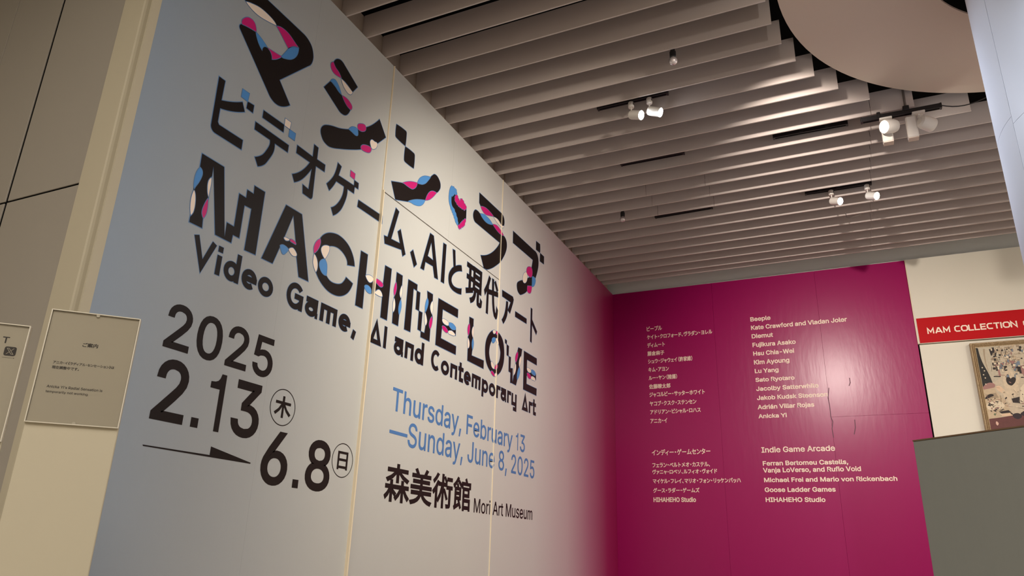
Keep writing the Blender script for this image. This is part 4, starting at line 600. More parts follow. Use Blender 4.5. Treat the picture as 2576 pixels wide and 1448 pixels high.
GLYPHS_KANA = """
、 1000 273,-56 341,2 117,224 52,167
。 1000 194,244 135,232 87,200 54,151 42,92 54,32 87,-16 135,-49 194,-61 254,-49 302,-16 335,32 347,92 335,151 302,200 254,232|194,-10 123,20 93,92 123,163 194,193 266,163 296,92 266,20
《 1000 806,-68 590,380 806,828 751,846 529,380 751,-86|963,-68 748,380 963,828 909,846 687,380 909,-86
》 1000 194,-68 248,-86 470,380 248,846 194,828 409,380|36,-68 90,-86 312,380 90,846 36,828 251,380
ご 1000 217,691 217,610 482,599 751,611 751,693 481,679|257,288 176,296 155,157 177,74 239,13 340,-24 476,-36 674,-26 817,-1 816,85 669,57 474,46 369,55 295,82 252,122 237,175|779,803 725,780 807,640 861,665|889,843 836,820 919,682 974,706
す 1000 568,372 566,310 549,266 519,240 480,231 408,257 378,330 409,407 479,436 533,421|96,653 98,576 545,593 546,492 479,503 411,490 355,453 317,398 303,329 317,257 353,205 406,173 467,162 554,189 456,78 289,12 356,-54 501,12 593,99 641,198 655,301 647,371 623,429 621,594 635,594 928,589 929,663 636,664 621,664 622,729 627,792 536,792 542,729 544,663
で 1000 79,658 88,571 558,630 490,576 430,499 387,403 371,292 407,147 500,46 627,-14 767,-37 796,46 673,62 562,107 482,186 451,309 467,402 512,495 584,574 680,626 876,642 876,722 606,704 168,663|732,519 681,497 763,356 814,380|841,561 792,538 876,398 928,423
は 1000 255,764 167,771 161,700 133,513 115,279 127,97 153,-37 223,-32 221,3 225,48 296,269 255,301 198,154 188,293 205,502 238,696|676,185 677,150 672,105 654,71 620,49 568,41 480,61 446,120 482,179 574,201|749,770 659,770 663,709 663,585 569,583 399,591 399,516 567,509 663,511 673,254 580,263 493,251 428,219 388,171 374,112 388,52 428,7 493,-21 582,-31 666,-17 719,19 747,70 755,130 755,151 906,35 950,102 862,172 752,231 740,516 913,535 913,612 740,589 743,710
ァ 1000 865,505 820,547 765,542 271,542 177,549 177,466 271,470 749,469 679,377 577,289 642,244 766,367 845,478|529,402 442,402 448,342 443,249 421,163 374,84 294,11 225,-23 296,-79 421,16 491,126 521,253
ア 1000 931,676 882,723 812,717 238,717 124,726 124,635 238,641 808,641 721,526 589,417 655,364 806,507 904,640|532,544 442,544 446,472 440,352 416,243 362,147 269,68 179,23 253,-37 404,69 488,199 524,357
ィ 1000 122,258 160,184 327,246 473,316 473,10 469,-78 561,-78 556,10 556,366 684,461 782,553 720,613 617,509 482,409 321,326
イ 1000 86,361 126,283 329,358 507,446 507,76 501,-31 599,-31 593,76 593,498 738,605 863,721 796,783 673,659 523,548 328,446
ウ 1000 882,607 828,641 759,633 535,633 535,726 541,801 445,801 450,726 450,633 229,633 136,637 139,560 139,384 136,320 223,320 219,380 219,559 778,559 748,413 683,267 562,143 412,66 308,38 373,-37 501,10 611,74 701,154 769,246 834,403 867,547
ェ 1000 155,77 155,-7 227,-4 780,-4 847,-7 847,77 780,72 538,72 538,440 733,440 804,437 804,517 733,513 273,513 204,517 204,437 273,440 457,440 457,72 227,72
ォ 1000 174,85 230,23 429,162 578,318 581,37 574,16 554,8 432,17 436,-56 581,-62 635,-44 656,7 650,391 795,391 860,388 860,467 793,463 649,463 647,544 651,612 566,612 573,544 576,463 275,463 201,467 201,387 277,391 544,391 390,227
オ 1000 86,141 144,76 399,255 581,451 584,88 576,58 547,48 406,60 413,-22 573,-28 641,-7 664,52 657,526 816,526 898,524 898,608 813,602 656,602 654,699 660,783 567,783 576,699 579,602 215,602 123,608 123,523 217,526 546,526 362,326
カ 1000 855,579 799,607 735,602 497,602 502,705 508,787 414,787 421,704 417,602 241,602 127,608 127,523 242,527 410,527 382,387 338,273 281,181 212,106 109,32 182,-27 295,68 385,186 449,336 489,527 769,527 758,301 718,98 696,72 660,65 511,76 521,-7 682,-14 749,1 789,47 835,289 850,530
キ 1000 107,274 125,187 213,205 482,251 521,49 536,-45 627,-28 603,63 562,264 808,303 898,316 882,400 793,380 547,338 507,539 740,576 812,586 795,670 724,653 493,614 472,722 463,791 373,775 392,707 413,602 193,570 110,563 127,473 208,490 428,526 468,325 195,283
ク 1000 537,777 444,807 413,728 304,564 99,390 168,338 313,457 421,584 760,584 702,428 600,272 435,127 201,21 273,-44 508,76 671,228 783,403 849,572 872,625 805,666 740,656 468,656 492,698
グ 1000 765,800 712,777 793,639 847,663|875,840 822,817 905,680 958,704|496,752 404,783 373,703 264,539 58,365 128,314 273,432 382,560 719,560 661,404 560,248 395,103 160,-3 233,-69 468,52 631,203 743,378 808,548 831,601 765,641 700,632 429,632 452,674
ケ 1000 412,773 316,792 301,712 244,572 169,461 66,357 145,310 235,407 312,524 568,524 542,356 489,227 422,132 348,65 267,19 352,-39 469,55 560,176 623,331 652,524 821,524 915,521 915,607 821,602 349,602 387,703
ゲ 1000 760,790 707,767 788,629 842,653|870,830 817,807 900,670 954,694|398,753 301,772 286,692 230,552 155,441 52,337 131,290 221,387 297,504 554,504 527,336 475,207 407,112 333,45 252,-1 337,-59 454,35 546,156 608,311 637,504 807,504 900,501 900,587 807,582 334,582 372,683
コ 1000 159,134 159,43 272,47 761,47 759,-9 849,-9 845,88 845,604 848,682 774,680 281,680 172,686 172,597 282,600 761,600 761,128 270,128
サ 1000 67,578 67,491 167,494 275,494 275,333 271,242 359,242 355,333 355,494 640,494 640,453 623,277 572,156 486,75 367,17 434,-46 575,39 663,145 708,282 720,459 720,494 830,494 922,492 922,576 830,571 720,571 720,696 725,778 635,778 640,696 640,571 355,571 355,699 360,772 271,772 275,699 275,571 167,571
シ 1000 301,768 256,701 471,559 518,627|151,53 197,-28 360,19 529,96 748,260 913,454 865,536 707,336 486,170 322,97|150,543 106,475 324,338 370,408
ジ 1000 716,746 661,723 752,565 809,591|847,794 791,770 886,615 943,641|289,761 244,694 459,551 506,620|139,46 185,-35 348,12 516,89 736,252 901,446 853,529 696,328 474,162 310,90|138,536 93,468 312,331 357,401
ス 1000 800,669 749,708 674,700 288,700 187,706 187,615 288,620 678,620 611,479 512,342 328,174 100,45 164,-22 374,106 554,270 705,121 829,-27 899,33 768,178 607,332 704,480 775,625
ズ 1000 757,814 704,791 784,653 838,677|870,849 818,826 900,689 954,713|780,651 729,690 654,682 268,682 167,688 167,598 268,603 658,603 591,461 492,324 308,156 80,27 144,-40 354,88 534,253 685,103 809,-45 879,16 748,161 587,314 685,462 755,608
セ 1000 886,575 827,621 774,603 387,525 387,681 394,773 299,773 306,681 306,510 60,467 75,384 306,432 306,129 314,64 346,18 413,-9 526,-18 840,2 844,88 532,59 459,64 415,79 393,107 387,150 387,448 765,524 693,408 587,286 657,244 772,389 862,535
ソ 1000 264,36 339,-27 548,110 693,281 779,457 830,638 850,717 750,731 742,649 702,494 617,323 475,163|203,719 124,679 291,390 371,435
タ 1000 536,785 445,814 413,735 299,567 92,387 159,335 309,463 424,600 762,600 711,463 626,323 415,458 361,403 573,259 409,122 186,18 258,-44 479,69 639,210 748,119 807,188 693,276 790,435 849,587 873,641 807,681 741,671 470,671 491,707
ダ 1000 875,846 822,824 905,686 958,710|504,762 413,791 381,712 268,543 60,363 127,312 277,439 392,576 730,576 679,440 594,299 383,435 329,379 541,235 378,98 154,-5 226,-68 447,46 607,186 716,96 775,165 661,252 757,412 818,564 841,617 794,645 847,669 765,806 712,783 792,647 775,657 709,648 439,648 459,683
ッ 1000 483,576 410,551 488,334 562,360|845,520 759,547 711,361 621,205 471,73 296,-8 362,-75 532,16 688,163 776,309 830,470|251,526 177,497 266,272 342,300
テ 1000 215,740 215,657 306,660 710,660 803,657 803,740 710,734 305,734|95,489 95,406 182,408 482,408 468,275 424,160 344,72 235,7 309,-48 426,35 506,135 549,259 565,408 837,408 915,406 915,489 837,484 182,484
デ 1000 203,731 203,648 295,651 640,651 733,648 733,731 640,725 294,725|785,812 732,790 813,651 867,675|895,852 842,830 925,692 979,716|85,480 85,397 171,399 471,399 457,265 413,151 333,63 224,-2 298,-57 415,26 495,125 538,250 554,399 826,399 904,397 904,480 826,475 171,475
ト 1000 337,88 330,-30 427,-30 421,88 420,418 617,346 813,257 847,342 644,429 420,507 420,670 427,774 329,774 337,670
ド 1000 656,720 601,695 690,543 747,569|777,770 722,744 815,594 871,622|305,75 299,-43 395,-43 389,75 389,404 586,333 781,244 816,329 612,416 389,493 389,657 396,761 297,761 305,657
ニ 1000 178,651 178,561 277,564 705,564 804,561 804,651 705,647 277,647|92,156 92,60 197,65 796,65 887,60 887,156 796,151 197,151
ハ 1000 229,317 163,181 75,45 160,9 308,284 363,456 398,597 417,670 328,688 289,499|722,355 835,11 924,40 804,382 658,699 577,672
バ 1000 765,779 712,757 793,618 847,642|875,819 822,797 905,659 959,683|218,301 151,165 64,29 149,-7 229,126 296,268 353,439 387,580 405,653 316,672 278,482|710,339 823,-5 912,24 792,366 646,682 565,655
ビ 1000 728,784 675,761 756,622 810,647|838,824 785,801 868,663 922,688|279,750 186,750 192,669 192,119 223,29 312,-11 472,-21 818,0 818,91 656,67 476,59 344,67 291,89 274,141 274,361 683,491 777,530 742,610 654,565 274,443 274,669
フ 1000 861,665 800,704 747,699 245,699 145,705 145,617 245,620 756,620 712,455 625,294 556,218 471,152 366,96 235,53 303,-22 535,90 697,246 793,430 846,615
ブ 1000 884,857 829,834 911,701 966,725|846,651 797,682 835,699 756,831 701,808 774,688 731,685 230,685 130,692 130,603 229,606 741,606 697,441 610,280 541,204 456,138 351,83 220,40 288,-35 520,76 682,232 778,416 831,601
プ 1000 805,718 824,765 871,785 918,765 938,718 918,671 871,652 825,672|759,718 764,686 732,685 230,685 130,692 130,603 230,606 741,606 697,441 610,280 541,204 457,138 351,83 220,40 288,-35 520,76 682,232 778,416 831,601 833,612 871,606 951,639 984,718 951,798 871,831 792,798
ベ 1000 691,678 634,654 727,493 786,520|819,729 763,703 859,545 917,573|53,263 128,187 185,264 362,488 406,521 454,495 647,289 870,28 939,101 695,363 490,573 442,607 400,616 361,600 321,563 124,330
ホ 1000 342,380 272,414 187,276 81,153 150,106 252,234|760,414 692,377 859,111 933,152|112,616 112,531 198,535 475,535 475,527 475,84 466,55 436,46 321,57 328,-22 470,-29 536,-9 556,50 556,527 556,535 821,535 902,532 902,615 820,610 556,610 556,713 562,784 468,784 475,713 475,610 197,610
マ 1000 458,159 638,-45 711,13 540,197 757,403 904,603 929,634 866,685 801,677 205,677 103,685 103,595 205,601 793,601 673,435 481,254 294,408 229,356
ム 1000 167,111 74,110 89,17 172,28 795,97 850,-34 934,4 834,207 712,411 637,377 759,172 310,122 488,653 522,746 422,766 403,670 217,114
メ 1000 281,611 229,548 511,346 341,174 114,32 183,-30 409,122 575,292 811,62 874,131 627,360 715,511 777,655 810,728 718,760 698,686 643,553 562,413
ャ 1000 865,475 815,510 777,498 432,430 399,548 385,612 299,591 323,531 356,416 234,394 151,383 171,307 374,348 474,-17 489,-90 574,-68 552,0 450,364 753,424 678,319 581,218 652,183 768,322
ヤ 1000 916,631 860,671 815,657 394,575 355,717 338,794 246,772 274,697 312,560 164,532 64,520 86,435 332,486 454,38 472,-44 565,-22 539,56 415,503 797,578 706,452 582,326 663,287 803,452
ュ 1000 149,91 149,8 232,11 780,11 856,9 856,90 777,87 679,87 730,445 737,476 676,505 626,498 322,498 243,504 243,420 323,423 641,423 594,87 232,87
ョ 1000 211,62 211,-18 294,-16 696,-16 695,-56 774,-56 772,-2 772,496 773,547 712,545 325,545 223,549 223,471 325,474 696,474 696,308 334,308 245,311 245,234 335,236 696,236 696,58 293,58
ヨ 1000 153,107 153,22 254,26 746,26 745,-25 831,-25 830,35 830,639 830,699 760,697 293,697 167,702 167,618 293,621 746,621 746,407 305,407 196,412 196,330 306,331 746,331 746,103 253,103
ラ 1000 231,745 231,662 321,665 713,665 805,662 805,745 714,740 321,740|878,481 821,517 766,509 239,509 141,515 141,431 239,434 770,434 727,321 651,213 496,99 299,30 361,-41 548,34 719,168 809,303 865,452
リ 1000 776,759 682,759 687,672 687,514 673,297 604,161 496,77 365,28 430,-41 552,12 668,105 715,171 748,250 767,358 773,510 773,672|312,751 221,751 225,679 225,346 220,269 312,269 308,345 308,679
ル 1000 524,21 577,-23 611,0 793,116 952,277 905,345 765,195 613,99 613,676 617,750 525,750 530,676 530,77|66,26 141,-24 251,99 319,250 345,458 350,675 355,747 263,747 270,674 266,466 240,272 173,135
レ 1000 222,32 280,-18 322,0 500,64 659,145 796,243 907,357 862,427 751,313 614,214 464,137 315,86 315,653 322,744 223,744 232,653 232,81
ロ 1000 146,685 148,607 148,115 145,-7 231,-7 229,51 775,51 774,-7 860,-7 858,114 858,607 860,685 772,683 235,683|229,129 229,604 776,604 776,129
ワ 1000 876,667 815,706 752,700 239,700 132,703 136,636 136,423 132,359 223,359 220,423 220,623 772,623 742,445 677,288 605,200 515,128 414,72 305,34 373,-35 592,78 752,247 828,432 863,620
ン 1000 227,733 170,672 419,463 482,526|141,63 194,-19 415,47 587,136 786,303 923,492 875,577 744,383 541,209 371,124
ヴ 1000 745,816 692,793 773,655 827,679|862,847 809,824 892,687 946,711|860,595 806,629 737,621 513,621 513,714 519,789 423,789 429,714 429,621 207,621 114,625 118,548 118,373 114,309 201,309 198,368 198,547 756,547 725,401 661,256 540,131 390,54 287,26 352,-48 480,-2 589,63 678,142 747,235 812,391 845,535
・ 1000 500,486 425,455 394,380 425,305 500,274 575,305 606,380 575,455
ー 1000 102,433 102,335 241,340 790,340 897,335 897,433 789,428 241,428
中 1000 458,840 458,661 96,661 96,186 171,186 171,248 458,248 458,-79 537,-79 537,248 825,248 825,191 902,191 902,661 537,661 537,840|171,322 171,588 458,588 458,322|825,322 537,322 537,588 825,588
代 1000 715,783 877,618 935,658 769,819|548,826 568,528 324,497 335,426 576,456 613,241 670,74 751,-36 860,-79 897,-70 929,-34 955,35 975,143 912,183 892,51 857,9 784,48 726,142 682,284 650,466 955,504 944,575 642,537 623,826|313,830 185,602 21,420 65,348 199,494 199,-78 276,-78 276,604 384,807
佐 1000 534,832 500,636 299,636 299,564 484,564 390,287 247,73 307,16 412,162 493,337 493,305 662,305 662,23 410,23 410,-48 961,-48 961,23 735,23 735,305 940,305 940,376 507,376 561,564 963,564 963,636 577,636 610,824|277,837 164,618 20,441 62,367 173,499 173,-77 245,-77 245,609 347,815
倉 1000 280,357 715,357 715,290 275,290|280,408 280,471 715,471 715,408|416,620 526,523 206,523 206,385 201,290 179,189 131,89 48,-3 104,-55 187,36 240,139 240,-90 306,-90 306,-54 733,-54 733,-79 802,-79 802,176 252,176 267,239 787,239 787,523 533,523 583,561 468,656|306,5 306,117 733,117 733,5|499,843 411,747 298,663 167,595 28,544 78,478 307,584 500,734 690,586 916,486 969,555 732,646 543,782 566,811
内 1000 99,669 99,-82 173,-82 173,595 462,595 450,491 411,382 333,276 199,179 253,122 412,251 498,392 742,135 804,184 521,464 538,595 829,595 829,20 824,1 804,-5 645,-3 671,-79 858,-67 893,-37 903,19 903,669 539,669 539,840 463,840 463,669
在 1000 391,840 338,685 63,685 63,613 305,613 191,431 38,286 77,217 193,318 193,-76 268,-76 268,407 390,613 939,613 939,685 421,685 469,821|598,561 598,368 373,368 373,298 598,298 598,14 333,14 333,-56 938,-56 938,14 673,14 673,298 900,298 900,368 673,368 673,561
太 1000 459,839 448,574 61,574 61,498 437,498 396,349 323,207 207,82 38,-18 94,-80 247,10 360,121 543,-69 608,-19 411,173 385,154 461,297 507,448 575,276 664,128 776,7 914,-82 970,-13 833,70 720,187 633,332 569,498 944,498 944,574 528,574 540,839
子 1000 465,540 465,395 51,395 51,320 465,320 465,20 459,2 438,-4 261,-2 293,-80 491,-66 532,-38 543,19 543,320 953,320 953,395 543,395 543,501 718,608 873,734 816,777 799,772 151,772 151,698 716,698
家 1000 423,824 461,750 84,750 84,544 157,544 157,682 846,682 846,544 923,544 923,750 551,750 501,847|790,481 571,313 528,393 467,467 537,520 789,520 789,586 209,586 209,520 438,520 270,435 80,374 121,315 268,366 411,433 460,374 284,278 78,207 116,148 311,224 489,324 516,254 311,123 61,32 100,-32 326,59 530,182 525,74 491,10 427,-10 336,-5 356,-76 441,-78 498,-70 545,-43 602,72 591,253 639,282 687,179 750,89 826,16 916,-38 966,23 877,72 802,140 741,224 697,319 852,432
揚 1000 506,623 818,623 818,543 506,543|506,754 818,754 818,675 506,675|437,809 437,488 889,488 889,809|370,424 370,361 497,361 416,254 315,169 365,125 477,229 563,229 463,96 335,-6 385,-51 522,71 633,229 721,229 642,77 534,-40 586,-80 702,54 788,229 857,229 839,59 818,-7 786,-18 690,-13 709,-77 816,-78 875,-52 905,37 926,260 928,290 525,290 569,361 962,361 962,424|180,839 180,638 44,638 44,568 180,568 180,350 27,308 45,235 180,276 180,11 162,-8 62,-7 85,-79 217,-65 244,-38 252,12 252,299 358,332 349,399 252,371 252,568 353,568 353,638 252,638 252,839
整 1000 212,178 212,11 47,11 47,-53 955,-53 955,11 536,11 536,94 824,94 824,152 536,152 536,230 890,230 890,294 114,294 114,230 462,230 462,11 284,11 284,178|86,669 86,495 233,495 144,418 39,362 83,313 173,368 256,443 256,321 322,321 322,451 455,363 488,407 351,492 322,457 322,495 487,495 487,669 322,669 322,720 513,720 513,777 322,777 322,840 256,840 256,777 57,777 57,720 256,720 256,669|148,619 256,619 256,545 148,545|322,619 423,619 423,545 322,545|642,665 815,665 782,583 735,514|639,840 581,697 495,585 546,534 605,605 691,469 603,410 496,365 540,310 646,359 736,422 819,357 919,307 962,366 863,409 781,467 843,557 887,665 952,665 952,728 672,728 707,825
日 1000 253,352 752,352 752,71 253,71|253,426 253,697 752,697 752,426|176,772 176,-69 253,-69 253,-4 752,-4 752,-64 832,-64 832,772
木 1000 460,839 460,594 67,594 67,519 425,519 250,271 28,90 84,27 289,201 460,438 460,-80 539,-80 539,439 711,204 913,29 970,94 748,274 572,519 935,519 935,594 539,594 539,839
案 1000 52,230 52,166 401,166 234,62 34,-5 81,-66 287,16 460,141 460,-79 535,-79 535,146 713,17 924,-68 972,-5 769,63 599,166 949,166 949,230 535,230 535,313 460,313 460,230|431,823 466,765 80,765 80,621 151,621 151,701 852,701 852,621 925,621 925,765 546,765 494,846|663,535 603,474 524,426 307,465 377,535|190,427 418,388 257,356 61,339 89,278 339,308 536,363 854,274 917,327 619,406 691,464 746,535 940,535 940,596 432,596 487,667 420,689 351,596 64,596 64,535 298,535
森 1000 458,842 458,729 106,729 106,661 390,661 242,546 68,468 115,410 301,504 458,640 458,401 533,401 533,644 696,508 890,414 939,476 756,551 601,661 897,661 897,729 533,729 533,842|234,434 234,313 53,313 53,247 204,247 125,130 28,43 62,-25 156,63 234,180 234,-81 305,-81 305,155 409,61 453,118 305,224 305,247 453,247 453,313 305,313 305,434|669,434 669,313 496,313 496,247 626,247 533,114 417,17 464,-37 576,65 669,202 669,-81 740,-81 740,206 827,70 926,-34 979,25 873,120 780,247 952,247 952,313 740,313 740,434
現 1000 510,572 837,572 837,471 510,471|510,411 837,411 837,309 510,309|510,733 837,733 837,632 510,632|31,149 50,77 409,183 399,250 261,211 261,436 384,436 384,505 261,505 261,719 393,719 393,789 49,789 49,719 188,719 188,505 61,505 61,436 188,436 188,191|440,796 440,245 529,245 509,154 469,79 400,19 290,-25 333,-86 455,-31 534,42 580,134 603,245 702,245 702,21 719,-53 791,-73 889,-73 952,-42 975,82 910,110 903,13 881,-8 802,-8 779,-3 774,21 774,245 910,245 910,796
瞭 1000 497,324 790,324 790,251 497,251|497,449 790,449 790,377 497,377|755,126 899,-49 957,-11 809,158|441,154 380,66 300,-7 357,-52 441,33 510,136|265,508 265,367 141,367 141,508|265,574 141,574 141,714 265,714|265,302 265,156 141,156 141,302|597,841 566,726 360,726 360,663 539,663 478,567 405,639 360,607 436,521 333,446 333,782 73,782 73,2 141,2 141,89 333,89 333,430 368,382 429,423 429,195 608,195 608,-1 592,-15 494,-14 518,-81 646,-69 673,-44 679,-2 679,195 859,195 859,426 924,384 972,441 849,525 932,612 878,643 814,562 745,663 947,663 947,726 638,726 666,831|613,663 675,663 776,504 515,504
維 1000 663,809 729,665 795,696 726,835|194,189 219,-26 278,-12 249,201|87,197 39,-35 97,-57 147,186|305,210 362,14 417,33 357,226|698,396 698,267 550,267 550,396|560,835 488,650 382,481 419,414 480,497 480,-81 550,-81 550,-8 953,-8 953,62 766,62 766,199 922,199 922,267 766,267 766,396 920,396 920,464 766,464 766,591 939,591 939,659 569,659 632,814|698,464 550,464 550,591 698,591|698,199 698,62 550,62 550,199|70,240 350,293 361,244 419,266 346,465 293,447 333,347 156,323 275,481 381,656 321,692 245,552 138,543 292,812 227,839 154,683 96,586 41,531 63,466 206,490 121,373 48,305
美 1000 695,844 608,700 343,700 380,717 292,844 226,816 304,700 98,700 98,633 460,633 460,551 147,551 147,486 460,486 460,401 56,401 56,334 452,334 438,257 82,257 82,189 416,189 370,120 297,64 190,21 41,-10 79,-77 246,-37 366,19 446,91 496,182 566,85 658,10 774,-43 913,-77 960,-8 831,16 723,57 637,114 572,189 937,189 937,257 518,257 530,334 950,334 950,401 536,401 536,486 858,486 858,551 536,551 536,633 903,633 903,700 691,700 773,820
藤 1000 437,615 488,517 544,539 490,634|629,840 629,765 367,765 367,840 293,840 293,765 57,765 57,702 293,702 293,638 367,638 367,702 629,702 629,645 703,645 703,702 944,702 944,765 703,765 703,840|105,615 105,346 94,148 34,-48 89,-83 139,51 162,199 285,199 285,4 270,-11 190,-10 211,-72 321,-60 344,-37 350,3 350,615|168,553 285,553 285,439 168,439|613,638 587,513 404,513 404,460 570,460 535,386 376,386 376,332 499,332 433,265 352,211 396,161 497,236 576,332 729,332 810,231 924,163 967,217 870,262 797,332 950,332 950,386 606,386 637,460 922,460 922,513 654,513 679,632|800,630 733,531 784,513 863,610|168,379 285,379 285,258 166,258 168,346|794,214 731,121 685,144 685,292 620,292 620,130 541,94 577,117 508,211 460,182 526,87 389,28 420,-27 620,71 620,-7 607,-20 529,-19 549,-76 656,-67 679,-46 685,-8 685,83 860,-28 904,17 777,96 848,184
術 1000 529,417 670,157 726,183 582,438|707,760 707,693 946,693 946,760|553,758 643,623 693,653 601,785|213,840 136,733 35,639 76,583 189,690 282,815|454,832 454,597 303,597 303,527 428,527 350,300 233,121 285,73 379,211 454,382 454,-77 525,-77 525,527 690,527 690,597 525,597 525,832|683,526 683,458 798,458 798,19 780,3 668,4 689,-70 833,-56 862,-29 870,19 870,458 960,458 960,526|239,639 141,480 16,351 61,286 150,377 150,-81 219,-81 219,467 306,616
許 1000 86,537 86,478 398,478 398,537|86,404 86,344 398,344 398,404|552,842 491,651 399,497 465,456 559,621 662,621 662,388 429,388 429,316 662,316 662,-79 737,-79 737,316 963,316 963,388 737,388 737,621 942,621 942,690 586,690 627,827|173,813 220,674 279,698 228,834|38,674 38,611 436,611 436,674|84,269 84,-69 151,-69 151,-23 395,-23 395,269|151,206 328,206 328,39 151,39
調 1000 79,538 79,478 349,478 349,538|79,406 79,347 349,347 349,406|41,670 41,608 379,608 379,670|147,813 217,678 274,713 201,842|80,273 80,-67 141,-67 141,-19 340,-19 325,-39 375,-80 441,33 478,163 495,296 499,422 499,728 868,728 868,13 849,-6 743,-5 765,-75 897,-61 923,-34 930,13 930,795 438,795 438,422 424,206 350,-3 350,273|653,698 653,614 551,614 551,556 653,556 653,454 535,454 535,397 832,397 832,454 710,454 710,556 814,556 814,614 710,614 710,698|552,315 552,35 606,35 606,81 804,81 804,315|606,259 749,259 749,138 606,138|141,210 289,210 289,44 141,44
郎 1000 418,485 418,376 181,376 181,485|418,551 181,551 181,649 418,649|582,775 582,-78 654,-78 654,705 824,705 718,450 822,319 855,215 848,164 823,131 779,120 682,123 706,54 807,54 873,75 913,130 926,212 894,326 793,462 923,747 870,778 859,775|225,814 289,714 108,714 108,103 96,49 73,20 112,-38 403,95 453,-15 519,18 375,272 316,245 371,155 181,80 181,311 489,311 489,714 330,714 361,729 286,841
陸 1000 547,483 454,400 359,337 399,277 594,442|701,440 893,299 933,352 739,488|78,800 78,-77 145,-77 145,732 279,732 200,505 272,394 290,302 269,232 238,223 180,224 198,158 266,159 318,178 348,224 357,295 340,397 268,514 367,773 318,803 307,800|604,840 604,742 399,742 399,677 604,677 604,563 360,563 360,496 942,496 942,563 678,563 678,677 901,677 901,742 678,742 678,840|604,347 604,224 390,224 390,158 604,158 604,11 297,11 297,-57 958,-57 958,11 678,11 678,158 905,158 905,224 678,224 678,347
館 1000 521,572 521,-78 583,-78 583,-34 832,-34 832,-74 894,-74 894,236 583,236 583,320 856,320 856,572|583,31 583,172 832,172 832,31|583,510 795,510 795,382 583,382|642,818 686,725 459,725 459,562 516,562 516,662 871,662 871,562 930,562 930,725 724,725 749,739 696,846|343,359 343,273 166,273 166,359|343,416 166,416 166,493 343,493|281,170 313,106 166,44 166,215 405,215 405,550 298,550 260,657 205,638 235,550 103,550 103,74 87,27 58,4 89,-67 336,55 372,-37 427,-7 332,194|241,846 146,722 27,625 58,556 157,639 246,742 412,589 453,643 281,795 297,823
麻 1000 357,630 357,483 208,483 208,417 341,417 265,241 165,110 214,58 292,164 357,303 357,-78 425,-78 425,327 518,203 557,262 425,407 425,417 542,417 542,483 425,483 425,630|714,630 714,483 572,483 572,418 697,418 611,239 501,106 550,55 638,169 714,320 714,-78 783,-78 783,334 849,181 923,62 976,113 883,246 806,418 945,418 945,483 783,483 783,630|468,826 510,725 104,725 104,454 92,213 24,-28 86,-74 163,190 179,454 179,653 948,653 948,725 596,725 543,844
（ 1000 695,380 709,241 750,115 812,2 894,-96 954,-65 876,30 818,135 781,252 768,380 781,508 818,625 876,730 954,825 894,856 812,758 750,645 709,519
） 1000 305,380 291,519 250,645 188,758 106,856 46,825 124,730 182,625 219,508 232,380 219,252 182,135 124,30 46,-65 106,-96 188,2 250,115 291,241
SP 224
"""
PICTURE_SHAPES = """
cream 3674,2024! 4085,2025! 3946,1232! 3667,1243!
night 3674,2024! 3700,2017! 3711,1889 3747,1759 3764,1670! 3699,1616! 3672,1589!
curtain 3698,2018! 3874,2029! 3862,1838! 3838,1742 3796,1682! 3764,1675! 3747,1759 3711,1889
ink 3787,2002! 3846,1987! 3837,1918! 3793,1937!
shade 3738,2006! 3754,2005! 3743,1886 3755,1758! 3737,1848
shade 3800,1882! 3812,1881! 3806,1793! 3794,1794!
pinkish 3822,1841! 3838,1840! 3844,1728! 3828,1729!
ink 3784,1735! 3840,1731! 3839,1721! 3782,1725!
blue 3951,1860! 4016,1865! 4014,1807! 3950,1807!
ink 3955,1812! 4023,1816! 4006,1759! 3956,1773!
pinkish 4015,1817! 4049,1824! 4033,1729! 4010,1740!
sofa 3681,1627! 3772,1665! 3779,1582! 3840,1493! 3869,1379! 3678,1336! 3666,1513!
pinkish 3682,1637 3733,1672 3779,1655 3765,1622! 3682,1608!
shade 3690,1559! 3774,1573! 3790,1525! 3683,1516!
ink 3677,1526 3723,1562 3754,1551 3726,1533 3683,1516
skin 3781,1621 3809,1638 3846,1598 3853,1568 3821,1570
dress 3870,1740! 3896,1777 3930,1784 3947,1744! 3982,1713 3980,1665 3929,1592! 3858,1597! 3851,1674
dress 3825,1589! 3905,1589! 3965,1638! 3957,1572 3919,1531 3885,1519! 3888,1444! 3861,1473! 3837,1522!
ink 3880,1706 3902,1717 3916,1696! 3938,1714 3957,1700 3945,1663 3914,1633! 3883,1653
ink 3891,1509! 3957,1524! 3950,1464! 3896,1471!
cream2 3979,1608! 4020,1653! 3986,1462! 3952,1473!
cream2 3683,1464 3744,1494 3806,1481 3823,1438 3772,1417 3691,1416
ink 3768,1393! 3849,1403! 3869,1379! 3788,1373!
sofa 3682,1388 3744,1394 3785,1355 3749,1328 3677,1327
green 3724,1372 3741,1376 3734,1357
skin 3788,1369! 3876,1374! 3871,1346! 3785,1350!
floor 3677,1327! 3774,1337! 3872,1351! 3968,1356! 3946,1232! 3667,1243!
boot 3872,1351 3907,1372 3940,1357 3939,1329 3898,1317
boot 3937,1362 3972,1379! 3966,1346!
shine 3732,1301 3749,1282 3734,1264
"""
CRACKS = ['2315,1719 2296,1615 2302,1532 2301,1416', '2301,1416 2314,1367 2299,1294 2304,1205', '2521,1378 2518,1297 2499,1230', '2523,1810 2524,1760 2509,1727', '2421,2513 2310,1428', '1914,1414 2302,1425 2600,1431']

